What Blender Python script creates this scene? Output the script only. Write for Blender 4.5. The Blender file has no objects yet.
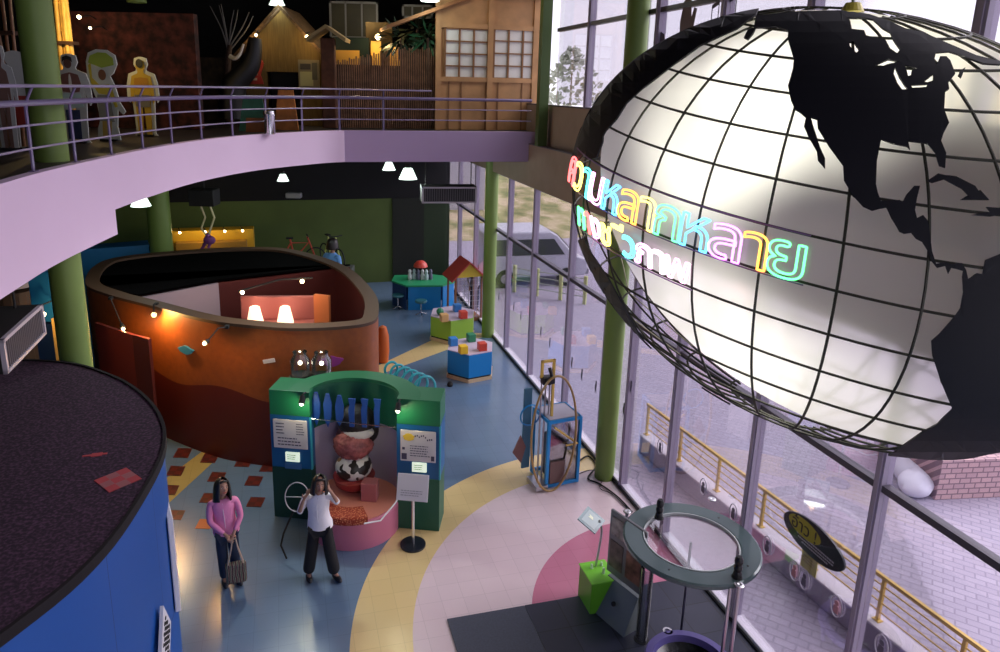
import bpy, bmesh, math, random
from mathutils import Vector, Matrix, noise
random.seed(7)
D = bpy.data; SC = bpy.context.scene
COL = SC.collection
PI = math.pi
# ---------------------------------------------------------------- camera, sky, exposure
EYE = Vector((0, 0, 6.65)); FOC, PX, PY = 700.0, 470.0, 259.0
cR = Vector((0.99976852, 0.0050787, 0.02090732)); cU = Vector((-0.02151532, 0.23599573, 0.97151588)); cF = Vector((0, 0.97174082, -0.23605037))
cam = D.objects.new('camera', D.cameras.new('camera')); COL.objects.link(cam)
m3 = Matrix((cR, cU, -cF)).transposed()
cam.matrix_world = Matrix.Translation(EYE) @ m3.to_4x4()
cam.data.sensor_fit = 'HORIZONTAL'; cam.data.sensor_width = 36.0; cam.data.lens = 36.0*FOC/1000
cam.data.shift_x = (500-PX)/1000; cam.data.shift_y = -(326-PY)/1000
cam.data.clip_start = .05; cam.data.clip_end = 500
SC.camera = cam
SC.view_settings.view_transform = 'Standard'; SC.view_settings.look = 'None'
SC.view_settings.gamma = 1; SC.view_settings.use_curve_mapping = False
SC.view_settings.exposure = 0.42
W = D.worlds.new('sky'); SC.world = W; W.use_nodes = True
nt = W.node_tree; nt.nodes.clear()
wo = nt.nodes.new('ShaderNodeOutputWorld'); bg = nt.nodes.new('ShaderNodeBackground')
tc = nt.nodes.new('ShaderNodeTexCoord'); nz = nt.nodes.new('ShaderNodeTexNoise'); rp = nt.nodes.new('ShaderNodeValToRGB')
nz.inputs['Scale'].default_value = 2.2; nz.inputs['Detail'].default_value = 3
rp.color_ramp.elements[0].position = .3; rp.color_ramp.elements[0].color = (.80, .77, .90, 1)
rp.color_ramp.elements[1].position = .7; rp.color_ramp.elements[1].color = (.90, .86, .95, 1)
nt.links.new(tc.outputs['Generated'], nz.inputs['Vector']); nt.links.new(nz.outputs['Fac'], rp.inputs['Fac'])
nt.links.new(rp.outputs['Color'], bg.inputs['Color']); bg.inputs['Strength'].default_value = 1.25
nt.links.new(bg.outputs['Background'], wo.inputs['Surface'])
SC.cycles.max_bounces = 8; SC.cycles.transparent_max_bounces = 24; SC.cycles.transmission_bounces = 8
SC.cycles.sample_clamp_indirect = 4; SC.cycles.caustics_reflective = False; SC.cycles.caustics_refractive = False
SC.cycles.use_denoising = True
# high diffuse sky light reaches the hall from the glass side: soft sun of a bright overcast day
sun = D.objects.new('sun', D.lights.new('sun', 'SUN')); COL.objects.link(sun)
sun.data.energy = 2.6; sun.data.angle = math.radians(50); sun.data.color = (1, .95, .95)
sun.rotation_euler = (Vector((-1.0, -.30, -.85)).to_track_quat('-Z', 'Y')).to_euler()

def lamp(name, loc, power, color=(1, .8, .5), kind='POINT', aim=None, size=.05, spot=70, blend=.6):
    l = D.lights.new(name, kind); o = D.objects.new(name, l); COL.objects.link(o)
    l.energy = power; l.color = color; o.location = loc
    if kind in ('POINT', 'SPOT'): l.shadow_soft_size = size
    if kind == 'SPOT': l.spot_size = math.radians(spot); l.spot_blend = blend
    if kind == 'AREA': l.shape = 'DISK'; l.size = size
    if aim is not None: o.rotation_euler = (Vector(aim)-Vector(loc)).to_track_quat('-Z', 'Y').to_euler()
    return o
# ---------------------------------------------------------------- survey helpers: a pixel of the photo to a point of the place
def ray(x, y): return (cF + cR*((x-PX)/FOC) - cU*((y-PY)/FOC)).normalized()
def fl(x, y, z=0.0):
    d = ray(x, y); return EYE + d*((z-EYE.z)/d.z)
def atY(x, y, Y):
    d = ray(x, y); return EYE + d*(Y/d.y)
W0 = Vector((3.68, 7.272, 0)); YAW = math.radians(15.0)
WN = Vector((math.cos(YAW), math.sin(YAW), 0)); WD = Vector((-math.sin(YAW), math.cos(YAW), 0))
def wp(s, n, z): return W0 + WD*s + WN*n + Vector((0, 0, z))
def onwall(x, y, off=0.0):
    d = ray(x, y); t = ((W0-EYE).dot(WN)+off)/d.dot(WN); P = EYE + d*t
    return (P-W0).dot(WD), P.z
# ---------------------------------------------------------------- materials
MATS = {}
def mat(name, col, rough=.6, metal=0.0, spec=.5, emit=None, es=1.0, noise_=None, bump=None, alpha=None):
    if name in MATS: return MATS[name]
    m = D.materials.new(name); m.use_nodes = True; MATS[name] = m
    n = m.node_tree; b = n.nodes['Principled BSDF']
    c = tuple(col)+(1,) if len(col) == 3 else col
    b.inputs['Base Color'].default_value = c; b.inputs['Roughness'].default_value = rough; b.inputs['Metallic'].default_value = metal
    b.inputs['Specular IOR Level'].default_value = spec
    if emit: b.inputs['Emission Color'].default_value = tuple(emit)+(1,); b.inputs['Emission Strength'].default_value = es
    if noise_:
        sc, amt = noise_
        t = n.nodes.new('ShaderNodeTexCoord'); k = n.nodes.new('ShaderNodeTexNoise'); k.inputs['Scale'].default_value = sc; k.inputs['Detail'].default_value = 5
        r = n.nodes.new('ShaderNodeValToRGB')
        r.color_ramp.elements[0].position = .3; r.color_ramp.elements[1].position = .7
        r.color_ramp.elements[0].color = tuple(v*(1-amt) for v in c[:3])+(1,); r.color_ramp.elements[1].color = tuple(min(1, v*(1+amt)) for v in c[:3])+(1,)
        n.links.new(t.outputs['Object'], k.inputs['Vector']); n.links.new(k.outputs['Fac'], r.inputs['Fac']); n.links.new(r.outputs['Color'], b.inputs['Base Color'])
    if bump:
        sc, st = bump
        t = n.nodes.new('ShaderNodeTexCoord'); k = n.nodes.new('ShaderNodeTexNoise'); k.inputs['Scale'].default_value = sc
        u = n.nodes.new('ShaderNodeBump'); u.inputs['Strength'].default_value = st; u.inputs['Distance'].default_value = .02
        n.links.new(t.outputs['Object'], k.inputs['Vector']); n.links.new(k.outputs['Fac'], u.inputs['Height']); n.links.new(u.outputs['Normal'], b.inputs['Normal'])
    return m
def nmat(name):
    m = D.materials.new(name); m.use_nodes = True; MATS[name] = m
    return m, m.node_tree, m.node_tree.nodes['Principled BSDF']
def node(n, t, **kw):
    k = n.nodes.new(t)
    for a, v in kw.items(): setattr(k, a, v)
    return k
def math_(n, op, a, b=None, c=None):
    k = n.nodes.new('ShaderNodeMath'); k.operation = op
    for i, v in enumerate((a, b, c)):
        if v is None: continue
        if isinstance(v, (int, float)): k.inputs[i].default_value = v
        else: n.links.new(v, k.inputs[i])
    return k.outputs[0]
def mixc(n, f, a, b):
    k = n.nodes.new('ShaderNodeMix'); k.data_type = 'RGBA'
    for s, v in ((k.inputs['Factor'], f), (k.inputs['A'], a), (k.inputs['B'], b)):
        if isinstance(v, (int, float)): s.default_value = v
        elif isinstance(v, tuple): s.default_value = v if len(v) == 4 else v+(1,)
        else: n.links.new(v, s)
    return k.outputs['Result']
def emat(name, col, es):
    if name in MATS: return MATS[name]
    m = D.materials.new(name); m.use_nodes = True; MATS[name] = m; n = m.node_tree; n.nodes.clear()
    o = n.nodes.new('ShaderNodeOutputMaterial'); e = n.nodes.new('ShaderNodeEmission'); e.inputs['Color'].default_value = tuple(col)+(1,); e.inputs['Strength'].default_value = es
    n.links.new(e.outputs[0], o.inputs[0]); return m
def glassmat(name, tint, gl=.06, rough=.02):
    m = D.materials.new(name); m.use_nodes = True; MATS[name] = m; n = m.node_tree; n.nodes.clear()
    o = n.nodes.new('ShaderNodeOutputMaterial'); t = n.nodes.new('ShaderNodeBsdfTransparent'); g = n.nodes.new('ShaderNodeBsdfGlossy')
    t.inputs['Color'].default_value = tuple(tint)+(1,); g.inputs['Roughness'].default_value = rough
    f = n.nodes.new('ShaderNodeFresnel'); f.inputs['IOR'].default_value = 1.35; x = n.nodes.new('ShaderNodeMixShader')
    k = math_(n, 'MULTIPLY', f.outputs[0], gl*10)
    n.links.new(k, x.inputs[0]); n.links.new(t.outputs[0], x.inputs[1]); n.links.new(g.outputs[0], x.inputs[2]); n.links.new(x.outputs[0], o.inputs[0])
    return m
# ---------------------------------------------------------------- mesh builder
class MB:
    def __init__(s): s.v = []; s.f = []; s.mi = []; s.cur = 0
    def add(s, vs, fs, M=None):
        o = len(s.v)
        for v in vs:
            v = Vector(v); s.v.append(M @ v if M is not None else v)
        for f in fs: s.f.append([i+o for i in f]); s.mi.append(s.cur)
        return s
    def m(s, i): s.cur = i; return s
    def box(s, x0, x1, y0, y1, z0, z1, M=None, bev=0.0):
        if bev > 0:
            b = min(bev, abs(x1-x0)*.45, abs(y1-y0)*.45, abs(z1-z0)*.45)
            bm = bmesh.new(); bmesh.ops.create_cube(bm, size=1)
            for v in bm.verts: v.co = Vector(((x0+x1)/2+v.co.x*(x1-x0), (y0+y1)/2+v.co.y*(y1-y0), (z0+z1)/2+v.co.z*(z1-z0)))
            bmesh.ops.bevel(bm, geom=bm.edges[:], offset=b, segments=2, affect='EDGES', profile=.5)
            bm.verts.index_update(); s.add([v.co.copy() for v in bm.verts], [[v.index for v in f.verts] for f in bm.faces], M); bm.free(); return s
        vs = [(x, y, z) for z in (z0, z1) for y in (y0, y1) for x in (x0, x1)]
        return s.add(vs, [(0, 2, 3, 1), (4, 5, 7, 6), (0, 1, 5, 4), (2, 6, 7, 3), (0, 4, 6, 2), (1, 3, 7, 5)], M)
    def cyl(s, p0, p1, r0, r1=None, n=16, M=None, cap=True):
        r1 = r0 if r1 is None else r1
        p0 = Vector(p0); p1 = Vector(p1); d = (p1-p0).normalized()
        a = d.orthogonal().normalized(); b = d.cross(a)
        vs = []; 
        for p, r in ((p0, r0), (p1, r1)):
            for i in range(n):
                t = 2*PI*i/n; vs.append(p+a*math.cos(t)*r+b*math.sin(t)*r)
        fs = [(i, (i+1) % n, n+(i+1) % n, n+i) for i in range(n)]
        if cap: fs += [list(range(n))[::-1], list(range(n, 2*n))]
        return s.add(vs, fs, M)
    def tube(s, pts, r, n=8, M=None, closed=False, r2=None):
        pts = [Vector(p) for p in pts]; N = len(pts); vs = []; fs = []
        up = None
        for i, p in enumerate(pts):
            if closed: d = (pts[(i+1) % N]-pts[i-1])
            else: d = pts[min(i+1, N-1)]-pts[max(i-1, 0)]
            if d.length < 1e-9: d = Vector((0, 0, 1))
            d.normalize()
            if up is None: up = d.orthogonal().normalized()
            up = (up-d*up.dot(d))
            if up.length < 1e-6: up = d.orthogonal()
            up.normalize(); b = d.cross(up)
            rr = r if r2 is None else r+(r2-r)*i/max(1, N-1)
            if isinstance(r, (list, tuple)): rr = r[i]
            for k in range(n):
                t = 2*PI*k/n; vs.append(p+up*math.cos(t)*rr+b*math.sin(t)*rr)
        for i in range(N if closed else N-1):
            j = (i+1) % N
            for k in range(n): fs.append((i*n+k, i*n+(k+1) % n, j*n+(k+1) % n, j*n+k))
        if not closed: fs += [list(range(n))[::-1], [(N-1)*n+k for k in range(n)]]
        return s.add(vs, fs, M)
    def prism(s, poly, z0, z1, M=None, axis='z'):
        n = len(poly); vs = []
        for z in (z0, z1):
            for (a, b) in poly: vs.append((a, b, z) if axis == 'z' else (a, z, b) if axis == 'y' else (z, a, b))
        fs = [list(range(n))[::-1], list(range(n, 2*n))]+[(i, (i+1) % n, n+(i+1) % n, n+i) for i in range(n)]
        return s.add(vs, fs, M)
    def sph(s, c, r, n=16, k=10, M=None):
        if not isinstance(r, (list, tuple)): r = (r, r, r)
        vs = [(c[0], c[1], c[2]-r[2])]
        for j in range(1, k):
            t = -PI/2+PI*j/k
            for i in range(n):
                a = 2*PI*i/n; vs.append((c[0]+r[0]*math.cos(t)*math.cos(a), c[1]+r[1]*math.cos(t)*math.sin(a), c[2]+r[2]*math.sin(t)))
        vs.append((c[0], c[1], c[2]+r[2])); L = len(vs)-1; fs = []
        for i in range(n):
            fs.append((0, 1+(i+1) % n, 1+i)); fs.append((L, 1+(k-2)*n+i, 1+(k-2)*n+(i+1) % n))
            for j in range(k-2): fs.append((1+j*n+i, 1+j*n+(i+1) % n, 1+(j+1)*n+(i+1) % n, 1+(j+1)*n+i))
        return s.add(vs, fs, M)
    def lathe(s, prof, c=(0, 0, 0), n=24, M=None, a0=0, a1=2*PI):
        full = abs(a1-a0-2*PI) < 1e-6; k = len(prof); vs = []; cnt = n if full else n+1
        for i in range(cnt):
            a = a0+(a1-a0)*i/n
            for r, z in prof: vs.append((c[0]+r*math.cos(a), c[1]+r*math.sin(a), c[2]+z))
        fs = []
        for i in range(n):
            j = (i+1) % cnt
            for q in range(k-1): fs.append((i*k+q, j*k+q, j*k+q+1, i*k+q+1))
        return s.add(vs, fs, M)
    def wallstrip(s, pts, z0, z1, th, closed=False, M=None):
        # vertical wall along a plan line, thickness th to the left of travel
        P = [Vector((p[0], p[1])) for p in pts]; N = len(P); Q = []
        for i in range(N):
            if closed: d = P[(i+1) % N]-P[i-1]
            else: d = P[min(i+1, N-1)]-P[max(i-1, 0)]
            d.normalize(); Q.append(P[i]+Vector((-d.y, d.x))*th)
        vs = []
        for i in range(N):
            a0 = z0[i] if isinstance(z0, list) else z0; a1 = z1[i] if isinstance(z1, list) else z1
            vs += [(P[i].x, P[i].y, a0), (P[i].x, P[i].y, a1), (Q[i].x, Q[i].y, a1), (Q[i].x, Q[i].y, a0)]
        fs = []
        for i in range(N if closed else N-1):
            j = (i+1) % N
            for q in range(4): fs.append((i*4+q, j*4+q, j*4+(q+1) % 4, i*4+(q+1) % 4))
        if not closed: fs += [(0, 1, 2, 3), tuple((N-1)*4+q for q in (3, 2, 1, 0))]
        return s.add(vs, fs, M)
    def build(s, name, mats, parent=None, smooth=False, ang=35):
        me = D.meshes.new(name); me.from_pydata([tuple(v) for v in s.v], [], s.f); me.update()
        if not isinstance(mats, (list, tuple)): mats = [mats]
        for m in mats: me.materials.append(m)
        if len(mats) > 1: me.polygons.foreach_set('material_index', s.mi)
        bm = bmesh.new(); bm.from_mesh(me); bmesh.ops.recalc_face_normals(bm, faces=bm.faces[:])
        if smooth:
            for f in bm.faces: f.smooth = True
            for e in bm.edges:
                if len(e.link_faces) == 2 and e.calc_face_angle(0) > math.radians(ang): e.smooth = False
        bm.to_mesh(me); bm.free()
        o = D.objects.new(name, me); COL.objects.link(o); o.parent = parent
        return o
def thing(name, label, cat, loc=(0, 0, 0), rz=0.0, group=None, kind=None):
    o = D.objects.new(name, None); COL.objects.link(o); o.location = loc; o.rotation_euler = (0, 0, rz); o.empty_display_size = .1
    o['label'] = label; o['category'] = cat
    if group: o['group'] = group
    if kind: o['kind'] = kind
    return o
def tag(o, label, cat, group=None, kind=None):
    o['label'] = label; o['category'] = cat
    if group: o['group'] = group
    if kind: o['kind'] = kind
    return o
def struct(o, label=None, cat=None):
    o['kind'] = 'structure'
    if label: o['label'] = label
    if cat: o['category'] = cat
    return o
def kids(o): return [c for c in COL.objects if c.parent == o]
def copy_tree(o, parent=None):
    c = o.copy(); COL.objects.link(c); c.parent = parent
    for ch in kids(o): copy_tree(ch, c)
    return c
def smooth_curve(pts, k=8, closed=False):
    P = [Vector(p) for p in pts]; N = len(P); out = []
    R = range(N) if closed else range(N-1)
    for i in R:
        if closed: a, b, c, d = P[i-1], P[i], P[(i+1) % N], P[(i+2) % N]
        else: a, b, c, d = P[max(i-1, 0)], P[i], P[i+1], P[min(i+2, N-1)]
        for j in range(k):
            t = j/k; out.append(.5*((2*b)+(c-a)*t+(2*a-5*b+4*c-d)*t*t+(-a+3*b-3*c+d)*t**3))
    if not closed: out.append(P[-1].copy())
    return out
# ================================================================ THE SETTING
# ---- floor with its poured colour bands
m, n, b = nmat('floor_vinyl')
tc = node(n, 'ShaderNodeNewGeometry'); sp = node(n, 'ShaderNodeSeparateXYZ'); n.links.new(tc.outputs['Position'], sp.inputs[0]); X, Y = sp.outputs[0], sp.outputs[1]
dx = math_(n, 'SUBTRACT', X, 3.14); dy = math_(n, 'SUBTRACT', Y, 7.74)
rad = math_(n, 'SQRT', math_(n, 'ADD', math_(n, 'MULTIPLY', dx, dx), math_(n, 'MULTIPLY', dy, dy)))
def side(p, q):
    a = q.y-p.y; c = q.x-p.x
    return math_(n, 'GREATER_THAN', math_(n, 'SUBTRACT', math_(n, 'MULTIPLY', math_(n, 'SUBTRACT', Y, p.y), c), math_(n, 'MULTIPLY', math_(n, 'SUBTRACT', X, p.x), a)), 0.0)
def band(pa, qa, pb, qb, ymin, ymax):
    v = math_(n, 'MULTIPLY', side(fl(*pa), fl(*qa)), math_(n, 'SUBTRACT', 1.0, side(fl(*pb), fl(*qb))))
    return math_(n, 'MULTIPLY', v, math_(n, 'MULTIPLY', math_(n, 'GREATER_THAN', Y, ymin), math_(n, 'LESS_THAN', Y, ymax)))
BLUE = (.125, .195, .30); YEL = (.70, .53, .25); PNK = (.72, .57, .61); RED = (.55, .18, .28)
nzf = node(n, 'ShaderNodeTexNoise'); nzf.inputs['Scale'].default_value = 1.3; nzf.inputs['Detail'].default_value = 6
n.links.new(tc.outputs['Position'], nzf.inputs['Vector'])
c = mixc(n, band((170, 502), (223, 453), (172, 474), (200, 453), 9.8, 14), BLUE, (.42, .32, .11))
c = mixc(n, band((400, 367), (441, 352), (396, 357), (430, 341), 15, 18.6), c, YEL)
c = mixc(n, math_(n, 'LESS_THAN', rad, 4.54), c, YEL)
c = mixc(n, math_(n, 'LESS_THAN', rad, 3.77), c, PNK)
c = mixc(n, math_(n, 'LESS_THAN', rad, 2.23), c, RED)
tl = node(n, 'ShaderNodeTexBrick'); tl.offset = 0; tl.inputs['Scale'].default_value = 1.0; tl.inputs['Brick Width'].default_value = .3; tl.inputs['Row Height'].default_value = .3
tl.inputs['Mortar Size'].default_value = .003; tl.inputs['Color1'].default_value = (1, 1, 1, 1); tl.inputs['Color2'].default_value = (.95, .95, .95, 1); tl.inputs['Mortar'].default_value = (.8, .8, .8, 1)
mp = node(n, 'ShaderNodeMapping'); mp.inputs['Rotation'].default_value = (0, 0, -YAW); n.links.new(tc.outputs['Position'], mp.inputs[0]); n.links.new(mp.outputs[0], tl.inputs[0])
mu = node(n, 'ShaderNodeMix', data_type='RGBA', blend_type='MULTIPLY'); mu.inputs['Factor'].default_value = 1; n.links.new(c, mu.inputs['A']); n.links.new(tl.outputs[0], mu.inputs['B'])
mr = node(n, 'ShaderNodeMapRange'); mr.inputs[1].default_value = .3; mr.inputs[2].default_value = .7; mr.inputs[3].default_value = .21; mr.inputs[4].default_value = .27
n.links.new(nzf.outputs['Fac'], mr.inputs[0]); n.links.new(mr.outputs[0], b.inputs['Roughness']); n.links.new(mu.outputs['Result'], b.inputs['Base Color'])
b.inputs['Specular IOR Level'].default_value = .8
SB = 17.6   # station of the back wall
fp = [wp(-14, .05, 0), wp(SB+.2, .05, 0), wp(SB+.2, -22, 0), wp(-14, -22, 0)]
f = MB().prism([(p.x, p.y) for p in fp], -.12, 0).build('floor', m); struct(f)
# red patterned tiles let into the floor (flush)
m, n, b = nmat('red_tile')
tc = node(n, 'ShaderNodeTexCoord'); ck = node(n, 'ShaderNodeTexChecker'); ck.inputs['Scale'].default_value = 9; n.links.new(tc.outputs['Object'], ck.inputs[0])
ck.inputs[1].default_value = (.12, .018, .014, 1); ck.inputs[2].default_value = (.07, .016, .014, 1); n.links.new(ck.outputs[0], b.inputs['Base Color']); b.inputs['Roughness'].default_value = .35
redt = m
tiles = [(183, 453), (210, 458), (244, 462), (176, 471), (217, 477), (254, 481), (170, 490), (209, 498), (256, 502), (205, 524), (269, 467), (176, 515)]
for i, q in enumerate(tiles):
    P = fl(*q, .004)
    cs = [fl(q[0]+a, q[1]+c, .004)-P for a, c in ((-5, -5), (9.5, -4.5), (5, 5), (-10, 4.5))]
    o = MB().prism([(v.x, v.y) for v in cs][::-1], -.002, .003).build('floor_tile', redt if i != 9 else mat('orange_tile', (.5, .12, .03), .4))
    o.location = P
    tag(o, 'dark red patterned square tile set in the grey floor beside the orange room' if i != 9 else 'orange square tile set in the floor beside the person in pink', 'tile', 'patterned floor tiles')
# ---- outer ground
m, n, b = nmat('paving')
tc = node(n, 'ShaderNodeNewGeometry'); mp = node(n, 'ShaderNodeMapping'); mp.inputs['Rotation'].default_value = (0, 0, math.radians(33)); n.links.new(tc.outputs['Position'], mp.inputs[0])
br = node(n, 'ShaderNodeTexBrick'); n.links.new(mp.outputs[0], br.inputs[0]); br.inputs['Scale'].default_value = 1; br.inputs['Brick Width'].default_value = .26; br.inputs['Row Height'].default_value = .13; br.inputs['Mortar Size'].default_value = .012
br.inputs['Color1'].default_value = (.42, .38, .48, 1); br.inputs['Color2'].default_value = (.35, .315, .41, 1); br.inputs['Mortar'].default_value = (.25, .22, .30, 1)
no = node(n, 'ShaderNodeTexNoise'); no.inputs['Scale'].default_value = .35; n.links.new(tc.outputs['Position'], no.inputs['Vector'])
sp = node(n, 'ShaderNodeSeparateXYZ'); n.links.new(tc.outputs['Position'], sp.inputs[0])
cc = mixc(n, math_(n, 'MULTIPLY', no.outputs['Fac'], .5), br.outputs[0], (.43, .39, .48))
n.links.new(cc, b.inputs['Base Color']); b.inputs['Roughness'].default_value = .8
pts = [wp(-16, .12, 0), wp(60, .12, 0), wp(60, 40, 0), wp(-16, 40, 0)]
o = MB().prism([(p.x, p.y) for p in pts], -.3, -.1).build('ground_paving', m); struct(o)
o = MB().prism([tuple((wp(s, q, 0)).xy) for s, q in ((SB+.2, .12), (60, .12), (60, -40), (SB+.2, -40))], -.3, -.12).build('ground_back', m); struct(o)
# green hillside beyond the car park
m, n, b = nmat('hillside')
tc = node(n, 'ShaderNodeNewGeometry'); no = node(n, 'ShaderNodeTexNoise'); no.inputs['Scale'].default_value = .9; no.inputs['Detail'].default_value = 8; n.links.new(tc.outputs['Position'], no.inputs['Vector'])
r = node(n, 'ShaderNodeValToRGB'); e = r.color_ramp.elements; e[0].position = .35; e[0].color = (.16, .18, .07, 1); e[1].position = .62; e[1].color = (.55, .45, .30, 1)
k = e.new(.48); k.color = (.33, .30, .14, 1); n.links.new(no.outputs['Fac'], r.inputs[0]); n.links.new(r.outputs[0], b.inputs['Base Color']); b.inputs['Roughness'].default_value = .95
mb = MB(); gx, gy = 46, 12; vs = []; fs = []
for j in range(gy):
    for i in range(gx):
        s_ = 24+j*3.2; q = -30+i*2.2; h = -.15+max(0, (s_-25))*.17*(1-.35*math.tanh(max(0, q-6)/8))+noise.noise((i*.5, j*.6, 0))*.35
        p = wp(s_, q, h); vs.append(tuple(p))
for j in range(gy-1):
    for i in range(gx-1): fs.append((j*gx+i, j*gx+i+1, (j+1)*gx+i+1, (j+1)*gx+i))
mb.add(vs, fs); struct(mb.build('hill', m, smooth=True))
# ---- glass wall
FR = mat('window_frame', (.40, .35, .46), .45, spec=.5)
FRD = mat('window_frame_dark', (.075, .065, .09), .4)
SIL = mat('window_sill', (.72, .68, .78), .4)
GL = glassmat('window_glass', (.965, .95, .985), .05)
MX = Matrix.Translation(W0) @ Matrix.Rotation(YAW, 4, 'Z')    # local x = out through the glass, local y = along the wall
wn_ = [0]
def bay(s0, s1, z0, z1, zt, sill=True, fm=None, wide=.09):
    wn_[0] += 1
    e = D.objects.new('window_%d' % wn_[0], None); COL.objects.link(e); e.location = wp(s0, 0, z0); e.rotation_euler = (0, 0, YAW); struct(e)
    L = s1-s0; Hh = z1-z0
    b = MB().box(-.05, .07, -wide/2, wide/2, 0, Hh).box(-.065, -.05, -wide*.22, wide*.22, 0, Hh)
    b.build('window_frame', fm or FR, e)
    MB().box(-.04, .05, wide/2, L-wide/2, zt-z0-.035, zt-z0+.035).build('transom', FRD, e)
    MB().box(-.04, .06, wide/2, L-wide/2, Hh-.07, Hh).build('head_rail', FR, e)
    if sill: MB().box(-.05, .10, wide/2, L-wide/2, 0, .09, bev=.01).build('window_sill', SIL, e); MB().box(-.075, -.052, -wide/2, L-wide/2, 0, .05).build('floor_gasket', mat('rubber', (.01, .01, .015), .5), e)
    MB().box(0, .008, wide/2, L-wide/2, .05, zt-z0-.03).build('glass_pane', GL, e)
    MB().box(0, .008, wide/2, L-wide/2, zt-z0+.03, Hh-.03).build('glass_pane', GL, e)
    return e
low = [-10, -8.46, -6.66, -4.86, -3.06, -1.26, .54, 2.33, 3.72]
for a, c in zip(low[:-1], low[1:]): bay(a, c, 0, 4.58, 3.02)
bay(3.72, 4.68, 0, 4.58, 3.02)
low2 = [4.68, 6.42, 8.56, 10.4, 11.9, 13.6, 15.6, SB]
for a, c in zip(low2[:-1], low2[1:]): bay(a, c, 0, 4.58, 3.02)
up = [-10, -7.4, -4.4, -1.44, .5, 2.06, 3.70, 4.20, 6.15, 7.75]
for a, c in zip(up[:-1], up[1:]): bay(a, c, 6.34, 10.1, 7.83, sill=False, wide=.12 if c != 7.75 else .10)
# ---- wall band between the two rows of glass
tan = mat('spandrel_plaster', (.34, .26, .20), .75, noise_=(3, .06))
mb = MB().box(-.04, .12, -12, SB, 5.5, 6.34, MX).box(-.20, .12, -12, SB, 4.58, 5.5, MX)
struct(mb.build('wall_right', tan))
struct(MB().box(-.045, .05, -12, SB, 6.335, 6.365, MX).box(-.21, .0, -12, SB, 5.49, 5.51, MX).build('trim_1', FRD))
struct(MB().box(-.04, .12, -12, SB, 10.1, 10.6, MX).build('wall_right_upper', tan))
# ---- back wall: green lower part, black above, dark panel by the glass
gw = mat('green_wall', (.10, .145, .035), .8, noise_=(.8, .12)); bk = mat('black_paint', (.006, .006, .008), .85); dk = mat('dark_brown_wall', (.02, .014, .010), .9)
struct(MB().box(-22, -1.9, SB, SB+.2, 0, 2.95, MX).build('wall_back', gw))
struct(MB().box(-22, .12, SB, SB+.2, 2.95, 10.6, MX).build('wall_back_upper', bk))
struct(MB().box(-1.9, -.8, SB-.06, SB+.2, 0, 2.95, MX).build('wall_back_panel', mat('dark_panel', (.012, .015, .010), .8)))
struct(MB().box(-.8, .12, SB-.02, SB+.2, 0, 2.95, MX).build('wall_back_panel_green', mat('dark_green', (.02, .04, .015), .8)))
struct(MB().box(-22.2, -22, -14, SB+.2, 0, 10.6, MX).build('wall_left', dk))
struct(MB().box(-.04, .12, 9.5, SB, 6.34, 10.1, MX).build('wall_right_back', tan))
struct(MB().box(-22, -6.0, -14.2, -14, 0, 10.6, MX).build('wall_front_baffle', mat('front_wall', (.25, .22, .22), .9)))  # unseen wall, placed on the left only to cut light from behind the viewpoint
struct(MB().box(-22.2, .12, -14.2, SB+.2, 10.6, 10.8, MX).build('ceiling', mat('ceiling_black', (.012, .012, .014), .9)))
# ---- balcony slab with lilac fascia
ZT, ZB = 5.76, 5.11
cur = [(-3.2, -6, 0), (-3.25, 0, 0), (-3.45, 2.6, 0), (-3.85, 4.8, 0), (-4.10, 6.05, 0), (-4.27, 7.0, 0), (-4.38, 8.3, 0), (-4.44, 9.7, 0), (-4.36, 11.31, 0), (-3.95, 12.9, 0), (-3.1, 14.30, 0), (-2.66, 14.70, 0)]
cv = [(p.x, p.y) for p in smooth_curve(cur, 6)]
corner = wp(8.66, -.02, 0); far = wp(SB, -.02, 0); farl = wp(SB, -22, 0); nearl = wp(-14, -22, 0)
edge = cv+[(corner.x, corner.y)]
ins = [(p[0], p[1]) for p in edge]
poly = edge+[(far.x, far.y), (farl.x, farl.y), (nearl.x, nearl.y), (-3.2, -7)]
mb = MB(); Nn = len(poly)
up_f = mat('upper_floor', (.035, .026, .02), .5); soff = mat('soffit_black', (.008, .008, .009), .9)
bm = bmesh.new()
for z in (ZT-.01, ZB+.01):
    vs = [bm.verts.new((x, y, z)) for x, y in poly]; es = [bm.edges.new((vs[i], vs[(i+1) % Nn])) for i in range(Nn)]
    bmesh.ops.triangle_fill(bm, edges=es, use_beauty=True)
bm.normal_update(); me = D.meshes.new('floor_upper')
for f_ in bm.faces: f_.material_index = 0 if f_.calc_center_median().z > 5.5 else 1
bm.to_mesh(me); bm.free(); me.materials.append(up_f); me.materials.append(soff)
o = D.objects.new('floor_upper', me); COL.objects.link(o); struct(o)
lilac = mat('lilac_paint', (.80, .61, .80), .7, noise_=(.5, .03))
struct(MB().wallstrip(cv, ZB, ZT, .12).build('trim_2', lilac, smooth=True))
struct(MB().wallstrip([cv[-1], (corner.x, corner.y)], ZB, ZT, .12).build('trim_3', mat('violet_paint', (.55, .42, .68), .7)))
i0 = max(i for i, p in enumerate(cv) if p[1] < 8.55)
struct(MB().wallstrip(cv[:i0+1], 4.80, ZB+.002, .5).build('trim_4', lilac, smooth=True))
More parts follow.
